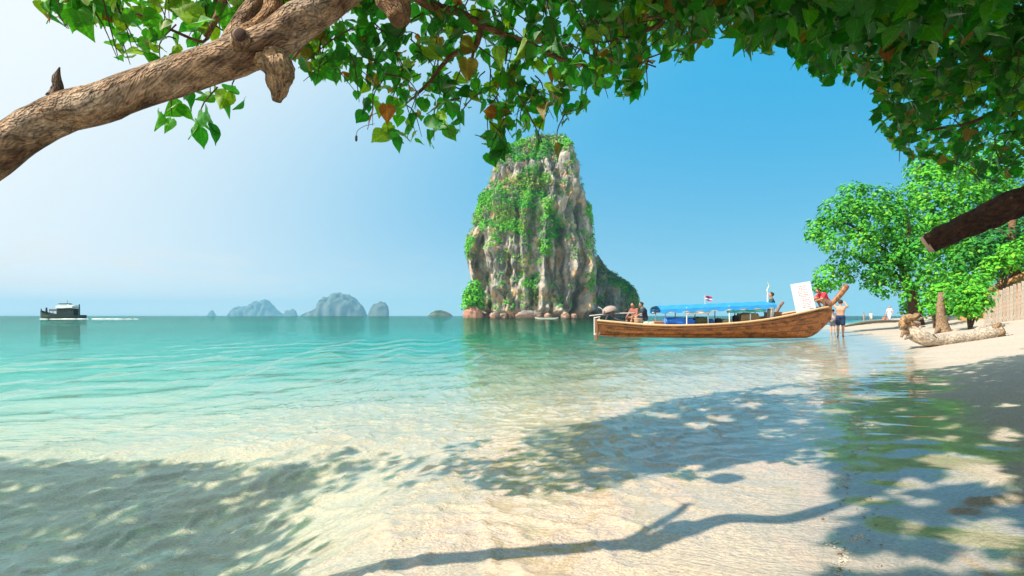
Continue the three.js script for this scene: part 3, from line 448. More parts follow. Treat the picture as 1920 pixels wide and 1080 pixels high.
// ------------------------------------------------------------------ people
const SKIN = [0.50, 0.29, 0.19], TAN = [0.42, 0.21, 0.12];
function sdfMesh(caps, k, cuts = []) { // caps: [a, b, ra, rb]; one continuous surface round all of them
  const lo = V(1e9, 1e9, 1e9), hi = V(-1e9, -1e9, -1e9); for (const [a, b, ra, rb] of caps) for (const [p, r] of [[a, ra], [b, rb]]) { lo.min(p.clone().addScalar(-r - 0.1)); hi.max(p.clone().addScalar(r + 0.1)); }
  const c = lo.clone().add(hi).multiplyScalar(0.5), h = Math.max(hi.x - lo.x, hi.y - lo.y, hi.z - lo.z) / 2, N = 64, mc = new MarchingCubes(N, new THREE.MeshStandardMaterial(), false, false, 60000), half = N / 2, p = new THREE.Vector3(), q = new THREE.Vector3(), e = new THREE.Vector3();
  mc.isolation = 0;
  const pre = caps.map(([a, b, ra, rb]) => ({ a, d: b.clone().sub(a), l: Math.max(1e-9, b.distanceToSquared(a)), ra, rb }));
  for (let z = 0; z < N; z++) for (let y = 0; y < N; y++) for (let x = 0; x < N; x++) {
    p.set((x - half) / half, (y - half) / half, (z - half) / half).multiplyScalar(h).add(c); let s = 1e3;
    for (const g of pre) { q.copy(p).sub(g.a); const t = clamp(q.dot(g.d) / g.l); e.copy(g.d).multiplyScalar(t); const d = q.distanceTo(e) - lerp(g.ra, g.rb, t); const w = clamp(0.5 + 0.5 * (s - d) / k); s = lerp(s, d, w) - k * w * (1 - w); }
    for (const f of cuts) s = Math.max(s, f(p));
    mc.field[x + y * N + z * N * N] = -s;
  }
  mc.update();
  const g = new THREE.BufferGeometry(), n = mc.count ?? mc.geometry.drawRange.count;
  g.setAttribute('position', new THREE.BufferAttribute(mc.positionArray.slice(0, n * 3), 3)); g.setAttribute('normal', new THREE.BufferAttribute(mc.normalArray.slice(0, n * 3), 3));
  g.scale(h, h, h); g.translate(c.x, c.y, c.z); g.setAttribute('uv', new THREE.BufferAttribute(new Float32Array(n * 2), 2)); return g;
}
function capsuleGeo(a, b, r) { const d = b.clone().sub(a), g = new THREE.CapsuleGeometry(r, d.length(), 3, 6); g.applyQuaternion(new THREE.Quaternion().setFromUnitVectors(V(0, 1, 0), d.normalize())); g.translate((a.x + b.x) / 2, (a.y + b.y) / 2, (a.z + b.z) / 2); return g; }
const STAND = { pelvis: [0, 0.95, 0], chest: [0, 1.28, 0], neck: [0, 1.46, 0.0], head: [0, 1.60, 0.02], shL: [0.17, 1.39, 0], shR: [-0.17, 1.39, 0], elL: [0.24, 1.13, -0.03], elR: [-0.24, 1.13, -0.03], wrL: [0.25, 0.89, 0.06], wrR: [-0.25, 0.89, 0.06], hipL: [0.09, 0.92, 0], hipR: [-0.09, 0.92, 0], knL: [0.1, 0.5, 0.03], knR: [-0.1, 0.5, 0.03], anL: [0.1, 0.08, -0.02], anR: [-0.1, 0.08, -0.02], toL: [0.12, 0.035, 0.14], toR: [-0.12, 0.035, 0.14], look: [0, 0, 1] };
const ARMS_UP = { ...STAND, elL: [0.30, 1.56, 0.14], wrL: [0.20, 1.76, 0.26], elR: [-0.28, 1.42, 0.2], wrR: [-0.2, 1.58, 0.36] };
const STRIDE = { ...STAND, knL: [0.1, 0.52, 0.14], anL: [0.1, 0.1, 0.1], toL: [0.12, 0.05, 0.26], knR: [-0.1, 0.5, -0.03], anR: [-0.1, 0.12, -0.22], toR: [-0.11, 0.045, -0.07], elL: [0.25, 1.14, -0.1], wrL: [0.25, 0.92, 0.0], elR: [-0.24, 1.14, 0.08], wrR: [-0.23, 0.95, 0.22] };
const SQUAT = { pelvis: [0, 0.3, -0.16], chest: [0, 0.58, 0.04], neck: [0, 0.72, 0.16], head: [0, 0.79, 0.28], shL: [0.17, 0.66, 0.1], shR: [-0.17, 0.66, 0.1], elL: [0.26, 0.45, 0.28], elR: [-0.26, 0.45, 0.28], wrL: [0.2, 0.38, 0.5], wrR: [-0.2, 0.42, 0.5], hipL: [0.09, 0.28, -0.14], hipR: [-0.09, 0.28, -0.14], knL: [0.19, 0.5, 0.24], knR: [-0.19, 0.5, 0.24], anL: [0.14, 0.08, 0.05], anR: [-0.14, 0.08, 0.05], toL: [0.17, 0.035, 0.22], toR: [-0.17, 0.035, 0.22], look: [0, -0.25, 1] };
const SIT = { pelvis: [0, 0.14, 0], chest: [0, 0.46, 0.06], neck: [0, 0.63, 0.12], head: [0, 0.75, 0.19], shL: [0.17, 0.56, 0.08], shR: [-0.17, 0.56, 0.08], elL: [0.25, 0.34, 0.2], elR: [-0.25, 0.34, 0.2], wrL: [0.16, 0.24, 0.42], wrR: [-0.16, 0.24, 0.42], hipL: [0.09, 0.12, 0.02], hipR: [-0.09, 0.12, 0.02], knL: [0.15, 0.16, 0.44], knR: [-0.15, 0.16, 0.44], anL: [0.13, -0.26, 0.5], anR: [-0.13, -0.26, 0.5], toL: [0.15, -0.3, 0.65], toR: [-0.15, -0.3, 0.65], look: [0, -0.1, 1] };
const SIT_SAND = { ...SIT, knL: [0.16, 0.38, 0.34], knR: [-0.16, 0.38, 0.34], anL: [0.13, 0.06, 0.5], anR: [-0.13, 0.06, 0.5], toL: [0.15, 0.04, 0.66], toR: [-0.15, 0.04, 0.66] };
function person(label, pos, turn, scale, pose, o) {
  const t = thing('person', label, 'person', pos), J = {}; for (const k in pose) J[k] = V(...pose[k]); t.rotation.y = turn; t.scale.setScalar(scale);
  const mid = (a, b, f) => a.clone().lerp(b, f), X = (v, dx) => v.clone().add(V(dx, 0, 0)), fwd = J.look.clone().normalize(), headUp = J.head.clone().sub(J.neck).normalize();
  const torso = [[X(J.chest, -0.08), X(J.chest, 0.08), 0.115, 0.115], [X(J.pelvis, -0.06), X(J.pelvis, 0.06), 0.112, 0.112], [X(J.chest, -0.06), X(J.pelvis, -0.05), 0.11, 0.1], [X(J.chest, 0.06), X(J.pelvis, 0.05), 0.11, 0.1], [J.shL, J.shR, 0.06, 0.06]];
  const arms = ['L', 'R'].flatMap((s) => [[J['sh' + s], J['el' + s], 0.052, 0.042], [J['el' + s], J['wr' + s], 0.042, 0.028]]), hands = [], fingers = [];
  for (const s of ['L', 'R']) {
    const d = J['wr' + s].clone().sub(J['el' + s]).normalize(), w = J['wr' + s], side = V(s === 'L' ? 1 : -1, 0, 0).addScaledVector(d, -d.x * (s === 'L' ? 1 : -1)).normalize(), palm = w.clone().addScaledVector(d, 0.085), curl = d.clone().cross(side).multiplyScalar(0.25);
    hands.push([w.clone().addScaledVector(d, 0.02), palm, 0.032, 0.034]);
    [-0.028, -0.009, 0.009, 0.026].forEach((k, i) => { const b0 = palm.clone().addScaledVector(side, k).addScaledVector(d, 0.02), L = [0.058, 0.072, 0.068, 0.052][i], m = b0.clone().addScaledVector(d, L * 0.6), e = m.clone().addScaledVector(d.clone().add(curl).normalize(), L * 0.5); fingers.push(capsuleGeo(b0, m, 0.009), capsuleGeo(m, e, 0.008)); });
    fingers.push(capsuleGeo(w.clone().addScaledVector(d, 0.04).addScaledVector(side, -0.03), w.clone().addScaledVector(d, 0.09).addScaledVector(side, -0.065), 0.01));
  }
  const legs = ['L', 'R'].flatMap((s) => [[J['hip' + s], J['kn' + s], 0.085, 0.058], [J['kn' + s], mid(J['kn' + s], J['an' + s], 0.35), 0.054, 0.056], [mid(J['kn' + s], J['an' + s], 0.35), J['an' + s], 0.056, 0.036], [J['an' + s], J['to' + s], 0.04, 0.032]]);
  const hb = J.head.clone(), side = fwd.clone().cross(V(0, 1, 0)).normalize();
  const head = [[J.neck.clone().addScaledVector(headUp, -0.06), hb, 0.055, 0.06], [hb.clone().addScaledVector(headUp, 0.035), hb.clone().addScaledVector(headUp, 0.045).addScaledVector(fwd, -0.025), 0.085, 0.09], [hb.clone().addScaledVector(headUp, -0.05).addScaledVector(fwd, 0.03), hb.clone().addScaledVector(fwd, 0.03), 0.05, 0.06]];
  const body = merge([sdfMesh([...torso, ...arms, ...hands, ...legs, ...head], 0.035), ...fingers, capsuleGeo(hb.clone().addScaledVector(fwd, 0.09).addScaledVector(headUp, 0.03), hb.clone().addScaledVector(fwd, 0.108), 0.012), ...[-1, 1].map((s) => capsuleGeo(hb.clone().addScaledVector(side, s * 0.088).addScaledVector(headUp, 0.03), hb.clone().addScaledVector(side, s * 0.09), 0.016))]);
  mesh('body', body, mat(...(o.skin ?? SKIN), 0.6), t);
  [-1, 1].forEach((s) => { const g = new THREE.SphereGeometry(0.012, 8, 6); g.translate(...hb.clone().addScaledVector(fwd, 0.088).addScaledVector(side, s * 0.032).addScaledVector(headUp, 0.035).toArray()); mesh('eye', g, mat(0.02, 0.015, 0.012, 0.3), t); });
  mesh('mouth', capsuleGeo(hb.clone().addScaledVector(fwd, 0.09).addScaledVector(side, -0.02).addScaledVector(headUp, -0.035), hb.clone().addScaledVector(fwd, 0.09).addScaledVector(side, 0.02).addScaledVector(headUp, -0.035), 0.006), mat(0.3, 0.1, 0.08), t);
  const fc = hb.clone().addScaledVector(headUp, 0.045).addScaledVector(fwd, -0.02);
  mesh('hair', sdfMesh([[fc.clone().addScaledVector(headUp, 0.02), fc.clone().addScaledVector(fwd, -0.02), 0.092, 0.1], ...(o.longHair ? [[fc, fc.clone().addScaledVector(headUp, -0.2).addScaledVector(fwd, -0.06), 0.08, 0.05]] : [])], 0.02, [(p) => (p.clone().sub(fc).dot(fwd) - 0.045), (p) => (o.longHair ? -1 : -(p.clone().sub(fc).dot(headUp) + 0.07))]), mat(...(o.hair ?? [0.02, 0.014, 0.01]), 0.6), t);
  const grow = (l, g) => l.map(([a, b, ra, rb]) => [a, b, ra + g, rb + g]);
  if (o.shirt) mesh('shirt', sdfMesh(grow([...torso, ...['L', 'R'].map((s) => [J['sh' + s], mid(J['sh' + s], J['el' + s], 0.75), 0.056, 0.056])], 0.014), 0.035), mat(...o.shirt, 0.85), t);
  if (o.shorts) mesh('shorts', sdfMesh(grow([torso[1], ...['L', 'R'].map((s) => [J['hip' + s], mid(J['hip' + s], J['kn' + s], o.long ? 1 : 0.72), 0.09, o.long ? 0.068 : 0.08]), ...(o.long ? ['L', 'R'].map((s) => [J['kn' + s], mid(J['kn' + s], J['an' + s], 0.9), 0.066, 0.055]) : [])], 0.015), 0.03), mat(...o.shorts, 0.85), t);
  return t;
}
const onGround = (px, d, dy = 0) => { const x = (px - 960) / F * d; return V(x, groundAt(x, d)[0] + dy, -d); };
{
  const D = 25, y = (py) => (632 - py) / F * D;
  person('person in a dark teal T-shirt standing at the front of the blue canopy', V((1438 - 960) / F * D, y(618.5), -D + 0.45), -1.9, 1.0, { ...STAND, elL: [0.26, 1.16, 0.1], wrL: [0.22, 1.1, 0.34] }, { skin: TAN, shirt: [0.02, 0.075, 0.085], shorts: [0.62, 0.6, 0.55], long: true });
  person('person in a red shirt crouching on the bow behind the white signboard', V((1546 - 960) / F * D, y(579.5), -D - 0.05), -1.45, 1.05, SQUAT, { skin: TAN, shirt: [0.62, 0.03, 0.045], shorts: [0.42, 0.24, 0.18] });
  person('bare-chested person in navy shorts wading beside the boat, hands up at the prow', onGround(1576, 25.6, -0.02), 2.6, 1.03, ARMS_UP, { shorts: [0.012, 0.035, 0.10] });
  person('smaller person in a grey top and dark shorts in the water behind the prow', onGround(1561, 29.5, 0), 2.2, 0.78, { ...STAND, head: [0, 1.59, 0.07], neck: [0, 1.45, 0.03] }, { shirt: [0.5, 0.40, 0.42], shorts: [0.08, 0.09, 0.12] });
  person('person in a dark navy shirt hunched on the stern of the boat', V((1209 - 960) / F * D, y(602), -D + 0.1), -1.7, 1.0, SIT, { skin: TAN, shirt: [0.015, 0.028, 0.05], shorts: [0.03, 0.04, 0.07] });
  person('person in a brown shirt sitting at the stern just behind the motor shaft', V((1194 - 960) / F * D, y(603), -D - 0.3), -0.9, 1.0, SIT, { skin: TAN, shirt: [0.30, 0.10, 0.07], shorts: [0.25, 0.12, 0.1] });
  person('far bather standing in the sea, left one of the pair beyond the sand spit', V((1620 - 960) / F * 108, -0.12, -108), 0.5, 1.03, STAND, { shorts: [0.5, 0.25, 0.2], longHair: true });
  person('far bather standing in the sea, right one of the pair beyond the sand spit', V((1633 - 960) / F * 106, -0.12, -106), -0.4, 1.05, STRIDE, { shirt: [0.7, 0.66, 0.5], shorts: [0.6, 0.55, 0.42] });
  person('person in a pale pink top and pale trousers walking on the far sand spit', onGround(1668, 57), -1.2, 1.04, STRIDE, { shirt: [0.72, 0.55, 0.56], shorts: [0.66, 0.68, 0.66], long: true, hair: [0.3, 0.16, 0.1] });
  person('person sitting on the far sand spit beside the walker in pale clothes', onGround(1659.5, 56.5, 0.02), -0.5, 1.0, SIT_SAND, { shirt: [0.30, 0.14, 0.11], shorts: [0.10, 0.08, 0.09] });
}

// ------------------------------------------------------------------ things on the beach
const barkMap = tex(256, 512, (u, v) => { const a = tn(u, v * 0.5, 30, 1), b = tn(u, v, 44, 2), c = tn(u, v, 7, 3), r = 1 - Math.abs(tn(u, v * 0.6, 14, 9)), k = clamp(0.72 + 0.10 * a + 0.12 * b + 0.16 * c - 0.13 * sm(0.84, 0.99, r)); return [k, k * 0.97, k * 0.93]; }, true, 1);
const barkBump = tex(256, 512, (u, v) => 0.55 - 0.2 * sm(0.82, 0.99, 1 - Math.abs(tn(u, v * 0.6, 14, 9))) + 0.14 * tn(u, v * 0.5, 30, 1) + 0.14 * tn(u, v, 44, 2) + 0.2 * tn(u, v, 8, 5), false, 1);
barkMap.repeat.set(1 / 0.5, 1 / 0.9); barkBump.repeat.set(1 / 0.5, 1 / 0.9);
const bark = (r, g, b, bs = 0.02) => new THREE.MeshStandardMaterial({ color: rgb(r, g, b), map: barkMap, bumpMap: barkBump, bumpScale: bs, roughness: 0.95, side: THREE.DoubleSide });
{
  const D = -groundPoint(1752, 648).z, g = (px, py) => P(px, py, D);
  const log = thing('driftwood_log', 'big pale driftwood log with a splayed brown root end lying on the sand', 'driftwood', onGround(1780, D));
  part(log, 'trunk', tube([P(1702, 606, D + 0.25), P(1707, 618, D + 0.15), P(1724, 631, D), P(1750, 638, D), P(1790, 637, D), P(1830, 631, D + 0.05), P(1872, 621, D + 0.1)], [0.16, 0.2, 0.19, 0.17, 0.155, 0.15, 0.19, 0.2], 50, 14, 0.16, 3), bark(1.0, 0.86, 0.70));
  part(log, 'root_plate', tube([P(1697, 612, D + 0.35), P(1704, 606, D + 0.22), P(1712, 600, D + 0.05)], [0.16, 0.27, 0.15], 16, 14, 0.5, 4), bark(0.82, 0.52, 0.26));
  const roots = [[[1704, 604], [1698, 598], [1697, 592], 0.08], [[1708, 602], [1716, 592], [1724, 589], 0.09], [[1712, 604], [1722, 598], [1731, 596], 0.07], [[1700, 612], [1692, 612], [1688, 618], 0.08], [[1703, 620], [1694, 624], [1690, 632], 0.08], [[1712, 600], [1718, 604], [1726, 606], 0.06], [[1715, 628], [1704, 632], [1697, 636], 0.07]];
  for (const [a, b, c, r] of roots) part(log, 'root', tube([P(a[0], a[1], D + 0.15), P(b[0], b[1], D - 0.05), P(c[0], c[1], D + 0.1 * n2(a[0], 3))], [r, r * 0.85, r * 0.4], 14, 8, 0.35, 6), bark(...(r > 0.075 ? [0.66, 0.44, 0.24] : [0.62, 0.5, 0.42])));
  part(log, 'limb', tube([P(1818, 630, D + 0.1), P(1842, 616, D + 0.35), P(1866, 609, D + 0.5), P(1882, 610, D + 0.5)], [0.1, 0.1, 0.09, 0.05], 24, 10, 0.2, 4), bark(0.98, 0.85, 0.7));
  part(log, 'limb', tube([P(1853, 628, D + 0.05), P(1868, 612, D), P(1876, 606, D - 0.02)], [0.1, 0.09, 0.045], 16, 9, 0.25, 5), bark(0.62, 0.42, 0.24));
  part(log, 'broken_end', tube([P(1866, 624, D + 0.05), P(1874, 627, D - 0.02), P(1879, 634, D - 0.05)], [0.18, 0.15, 0.07], 12, 10, 0.4, 6), bark(0.55, 0.38, 0.22));
  const bits = [[1886, 635, 0.07], [1894, 634, 0.06], [1899, 632, 0.045]]; for (const [px, py, r] of bits) part(log, 'broken_root', tube([P(px - 5, py + 1, D), P(px, py - 3, D), P(px + 3, py + 2, D - 0.03)], [r, r, r * 0.5], 8, 7, 0.4, 8), bark(0.30, 0.22, 0.18));
  part(log, 'crack', tube([P(1749, 626, D - 0.14), P(1755, 633, D - 0.175), P(1757, 644, D - 0.15)], [0.012, 0.022, 0.012], 12, 6, 0.3, 9), mat(0.09, 0.06, 0.045));
  const st = groundPoint(1766, 622), Ds = -st.z, stump = thing('tree_stump', 'bare tan tree stump standing upright behind the driftwood log', 'stump', st);
  part(stump, 'trunk', tube([P(1770, 628, Ds), P(1767, 612, Ds), P(1764, 585, Ds), P(1766, 548, Ds)], [0.30, 0.2, 0.15, 0.13, 0.115], 30, 14, 0.22, 3), bark(0.62, 0.43, 0.28));
  part(stump, 'root', tube([P(1769, 612, Ds), P(1778, 618, Ds - 0.1), P(1788, 624, Ds - 0.2)], [0.11, 0.09, 0.04], 12, 8, 0.3, 4), bark(0.55, 0.4, 0.27));
  part(stump, 'root', tube([P(1763, 614, Ds), P(1757, 620, Ds - 0.15), P(1753, 625, Ds - 0.3)], [0.1, 0.08, 0.03], 12, 8, 0.3, 4), bark(0.55, 0.4, 0.27));
  const pole = thing('fallen_pole', 'long thin weathered pole lying along the edge of the sand spit', 'pole', onGround(1635, 43));
  part(pole, 'pole', tube([onGround(1582, 39, 0.05), onGround(1615, 41, 0.12), onGround(1650, 43, 0.16), onGround(1692, 46, 0.12)], [0.09, 0.13, 0.13, 0.11], 40, 8, 0.2, 1.5), bark(0.55, 0.46, 0.36));
  const g1 = groundPoint(1718, 600), fd = -g1.z, fallen = thing('fallen_branch', 'dark fallen branch on the sand under the leaning beach tree', 'branch', g1);
  part(fallen, 'branch', tube([P(1716, 600, fd), P(1734, 596, fd), P(1764, 590, fd + 0.5), P(1790, 588, fd + 0.5)], [0.07, 0.12, 0.12, 0.1], 24, 8, 0.25, 2), bark(0.30, 0.2, 0.13));
  for (const [px, py, s, w] of [[1731, 614, 0.09, 'upright-leaning dark stick on the sand beside the root end of the log']]) { const p = groundPoint(px, py), q = tag(new THREE.Mesh(tube([p.clone().add(V(-0.12, 0.02, 0)), p.clone().add(V(0, 0.05, 0.02)), p.clone().add(V(0.13, 0.03, -0.03))].map((v) => v.sub(p)), [s * 0.3, s * 0.5, s * 0.25], 8, 6, 0.3, 9), bark(0.3, 0.24, 0.2)), w, 'stick'); q.name = numbered('stick'); q.position.copy(p); scene.add(q); }
}
{ // plank fence and the earth bank behind it
  const a = onGround(1846, 21.5), b = onGround(2060, 19.8), n = 30, dir = b.clone().sub(a), fence = thing('plank_fence', 'pale weathered plank fence at the top of the beach below the brown bank', 'fence', a), m = [[1.0, 0.86, 0.74], [1.0, 0.93, 0.82], [0.92, 0.8, 0.68]].map((c) => bark(...c, 0.01)), ang = Math.atan2(-dir.z, dir.x), w = Math.hypot(dir.x, dir.z) / n;
  for (let i = 0; i < n; i++) {
    const p = a.clone().addScaledVector(dir, (i + 0.5) / n), gy = groundAt(p.x, -p.z)[0], d = -p.z, px = (p.x / d) * F + 960, topPy = lerp(554, 527, (px - 1848) / 72), top = 1 + (HOR - Math.max(topPy, 505)) / F * d, h = top - gy + 0.25 + rr(-0.03, 0.03), pl = new THREE.BoxGeometry(w - 0.014, h, 0.03, 1, 3, 1);
    const o = mesh('plank', pl, m[i % 3], fence); o.position.set(p.x - a.x, gy - 0.25 + h / 2 - a.y, p.z - a.z + rr(-0.012, 0.012)); o.rotation.set(rr(-0.02, 0.02), ang, rr(-0.012, 0.012));
  }
  for (const f of [0.25, 0.8]) mesh('rail', tube([V(0, f * 1.0, -0.06), dir.clone().multiplyScalar(0.5).add(V(0, f * 1.25, -0.06)), dir.clone().add(V(0, f * 1.45, -0.06))], 0.04, 8, 6), m[2], fence);
  const bank = gridGeo(60, 20, (i, j) => { const px = lerp(1800, 2200, i / 59), t = j / 19, d = lerp(24.5, 21.5, i / 59) + t * 5; const p = P(px, 592, d); const y0 = 0.7, rise = curveAt([[1800, 0.2], [1840, 1.2], [1870, 2.0], [1920, 2.6], [2200, 3.4]], px); p.y = y0 + rise * Math.pow(Math.sin(Math.min(1, t * 1.35) * Math.PI / 2), 0.6) + 0.35 * fbm3(p.x * 0.9, t * 5, p.z * 0.9, 4) * Math.min(1, t * 4); p.z -= 0.5 * fbm3(p.x * 0.6, p.y, 4, 3); return p; });
  colour(bank, (x, y, z) => { const k = fbm3(x * 1.3, y * 1.5, z * 1.3, 4); return mix3([0.46, 0.24, 0.09], [0.2, 0.1, 0.05], sm(-0.2, 0.35, k)); });
  struct('earth_bank', bank, matV(0.98));
}

// ------------------------------------------------------------------ trees and bushes beyond the beach
function plant(name, label, cat, base, trunks, blobs, per, size, bright, grp, barkC = [0.2, 0.13, 0.09]) {
  const t = thing(name, label, cat, base, grp);
  trunks.forEach(([pts, rad], i) => part(t, i ? 'limb' : 'trunk', tube(pts, rad, 24, 9, 0.18, 2), bark(...barkC)));
  part(t, cat === 'tree' ? 'crown' : 'foliage', leafQuads(crownLeaves(blobs, per, size, bright)), leafyMat); return t;
}
{
  const d = 29, base = onGround(1721, d);
  plant('beach_tree', 'spreading bright green tree with a leaning dark trunk at the edge of the beach', 'tree', base, [
    [[base.clone().add(V(0, -0.2, 0)), P(1712, 562, d), P(1700, 528, d), P(1690, 490, d + 0.3), P(1676, 450, d + 0.3), P(1660, 410, d)], [0.36, 0.3, 0.26, 0.2, 0.12, 0.06]],
    [[P(1700, 528, d), P(1665, 510, d), P(1625, 490, d + 0.3), P(1580, 470, d)], [0.17, 0.13, 0.09, 0.04]],
    [[P(1695, 505, d), P(1640, 455, d - 0.4), P(1590, 420, d - 0.5), P(1552, 420, d - 0.6)], [0.16, 0.11, 0.08, 0.03]],
    [[P(1706, 545, d), P(1675, 538, d - 0.6), P(1640, 530, d - 0.8)], [0.12, 0.08, 0.03]],
    [[P(1690, 490, d), P(1704, 440, d - 0.8), P(1700, 390, d - 0.8)], [0.15, 0.1, 0.04]],
  ], [[1598, 372, 32, d], [1640, 378, 36, d], [1680, 385, 34, d], [1570, 400, 34, d - 0.6], [1610, 410, 38, d - 0.8], [1655, 420, 40, d - 0.5], [1695, 425, 34, d], [1538, 432, 28, d], [1560, 452, 24, d - 0.8], [1610, 458, 32, d - 0.9], [1650, 465, 34, d], [1690, 470, 30, d - 1], [1578, 492, 26, d - 0.3], [1556, 520, 28, d], [1590, 515, 18, d], [1540, 536, 18, d], [1640, 500, 30, d - 0.7], [1675, 510, 30, d - 0.6], [1655, 536, 24, d - 0.8], [1632, 528, 18, d], [1700, 545, 20, d - 1], [1525, 440, 16, d], [1722, 470, 30, d - 1.5], [1735, 520, 30, d - 1.5]], 40, 0.185, 0.6);
  const d2 = 36, b2 = onGround(1800, d2);
  plant('broad_tree', 'tall pale green sunlit tree behind the leaning beach tree', 'tree', b2, [[[b2, P(1798, 520, d2), P(1790, 450, d2), P(1785, 380, d2)], [0.45, 0.38, 0.26, 0.1]], [[P(1794, 480, d2), P(1760, 420, d2), P(1735, 370, d2)], [0.2, 0.13, 0.06]], [[P(1794, 470, d2), P(1840, 420, d2), P(1870, 370, d2)], [0.2, 0.13, 0.06]]],
    [[1722, 318, 24, d2], [1775, 308, 34, d2], [1830, 300, 44, d2], [1890, 300, 44, d2], [1735, 335, 34, d2], [1720, 370, 32, d2 - 0.5], [1765, 350, 44, d2 - 0.8], [1810, 340, 50, d2], [1745, 400, 46, d2 - 1], [1795, 395, 54, d2 - 1.2], [1845, 380, 50, d2], [1728, 440, 36, d2 - 0.5], [1775, 445, 50, d2 - 1], [1830, 440, 54, d2 - 0.5], [1885, 420, 56, d2], [1750, 490, 44, d2 - 0.6], [1800, 500, 50, d2 - 1], [1850, 490, 46, d2], [1760, 540, 34, d2], [1880, 345, 46, d2], [1930, 380, 60, d2]], 32, 0.22, 0.8);
  const d3 = 27, b3 = onGround(1905, d3);
  plant('shade_tree', 'dark leafy tree behind the brown bank, under the sawn limb', 'tree', b3, [[[b3, P(1902, 500, d3), P(1897, 440, d3), P(1900, 400, d3)], [0.26, 0.2, 0.18, 0.12]], [[P(1898, 450, d3), P(1850, 420, d3), P(1815, 410, d3)], [0.12, 0.08, 0.03]]],
    [[1870, 455, 34, d3], [1835, 470, 34, d3], [1895, 480, 34, d3], [1930, 470, 50, d3], [1800, 490, 26, d3], [1850, 500, 30, d3], [1900, 430, 30, d3 + 1], [1960, 430, 60, d3]], 34, 0.2, 0.15, null, [0.46, 0.26, 0.15]);
  const bushes = [
    ['round bright green bush standing right of the tree stump on the sand', 20, 1818, 598, [[1800, 552, 26], [1820, 560, 28], [1836, 572, 20], [1806, 578, 20], [1822, 585, 16], [1786, 560, 14], [1790, 535, 20], [1832, 545, 18], [1838, 556, 26], [1812, 570, 28], [1826, 528, 20]], 0.72],
    ['dark green scrub filling the space behind the leaning trunk and the stump', 33, 1765, 592, [[1735, 556, 26], [1762, 570, 24], [1790, 562, 28], [1824, 556, 30], [1750, 588, 12], [1782, 590, 14], [1700, 566, 14], [1855, 540, 24]], 0.45],
    ['low bright green bush left of the leaning trunk at the sea edge', 31, 1701, 596, [[1700, 578, 12], [1710, 572, 13], [1694, 584, 8], [1716, 582, 10]], 0.85],
    ['yellow-green leafy bush between the leaning trunk and the stump', 24, 1752, 594, [[1748, 562, 22], [1768, 568, 20], [1740, 580, 13], [1760, 545, 22], [1778, 545, 20]], 0.85],
    ['sunlit yellow-green scrub spilling over the top of the brown bank', 25.5, 1880, 540, [[1850, 512, 18], [1872, 497, 20], [1895, 484, 22], [1918, 470, 24], [1945, 462, 30], [1836, 528, 16], [1860, 492, 16], [1888, 470, 16], [1912, 492, 14]], 0.9],
  ];
  for (const [label, d4, px, py, bl, br] of bushes) {
    const b = py === 540 ? P(px, py, d4) : onGround(px, d4), t = thing('bush', label, 'bush', b, 'bushes along the top of the beach');
    const tips = bl.slice(0, 4).map(([x, y]) => tube([b.clone().add(V(0, -0.1, 0)), b.clone().lerp(P(x, y, d4), 0.5).add(V(0.05, 0.1, 0)), P(x, y, d4)], [0.05, 0.035, 0.012], 8, 5));
    for (const q of tips) part(t, 'stem', q, bark(0.25, 0.17, 0.1));
    part(t, 'foliage', leafQuads(crownLeaves(bl.map(([x, y, r], i) => [x, y, r, d4 - 0.3 * (i % 3)]), 34, d4 * 0.0072, br)), leafyMat);
  }
}

// ------------------------------------------------------------------ the two trees that overhang the camera
const veinMap = tex(128, 128, (u, v) => { const x = Math.abs(u - 0.5) * 2, mid = Math.exp(-((x / 0.05) ** 2)), side = Math.exp(-Math.pow((((v * 7 - x * 1.6) % 1 + 1) % 1 - 0.5) / 0.07, 2)) * (1 - x); const k = 0.80 + 0.1 * tn(u, v, 9, 7) + 0.18 * mid + 0.1 * side; return [k + 0.06 * mid, k, k * 0.85]; }, true);
veinMap.wrapS = veinMap.wrapT = THREE.ClampToEdgeWrapping;
function heartLeaf(fold, curl, twist) { // base at the origin, tip at y = 1, face towards z
  const rows = [[-0.1, 0.2], [0.02, 0.38], [0.2, 0.47], [0.42, 0.42], [0.63, 0.28], [0.83, 0.11], [1, 0.004]], pos = [], uv = [], idx = [];
  rows.forEach(([y, w], j) => { for (let i = -2; i <= 2; i++) { const x = w * i / 2, yy = j === 0 ? (i === 0 ? 0.02 : Math.abs(i) === 1 ? -0.08 : -0.06) : y; pos.push(x + twist * yy * yy * 0.15, yy, fold * Math.abs(x) - curl * yy * yy + 0.03 * Math.sin(i * 2.2 + j * 1.7)); uv.push(0.5 + i * 0.24 * (w / 0.47 + 0.05), clamp(yy * 0.9 + 0.08)); } });
  for (let j = 0; j < rows.length - 1; j++) for (let i = 0; i < 4; i++) { const a = j * 5 + i; idx.push(a, a + 1, a + 5, a + 1, a + 6, a + 5); }
  const g = new THREE.BufferGeometry(); g.setAttribute('position', new THREE.Float32BufferAttribute(pos, 3)); g.setAttribute('uv', new THREE.Float32BufferAttribute(uv, 2)); g.setIndex(idx); g.computeVertexNormals(); return g;
}
const LEAF = [heartLeaf(0.25, 0.18, 0.4), heartLeaf(0.4, 0.35, -0.6), heartLeaf(0.12, 0.05, 0.2)];
const leafMat = (r, g, b) => new THREE.MeshPhysicalMaterial({ color: rgb(r, g, b), map: veinMap, roughness: 0.62, transmission: 0.68, thickness: 0, specularIntensity: 0.6, side: THREE.DoubleSide });
const LC = [[0.13, 0.66, 0.012], [0.06, 0.54, 0.02], [0.03, 0.40, 0.02], [0.40, 0.72, 0.015], [0.025, 0.30, 0.02], [0.52, 0.36, 0.03], [0.78, 0.24, 0.02]];
const LM = LC.map((c) => leafMat(...c)), cloudLeafMat = leafMat(1, 1, 1);
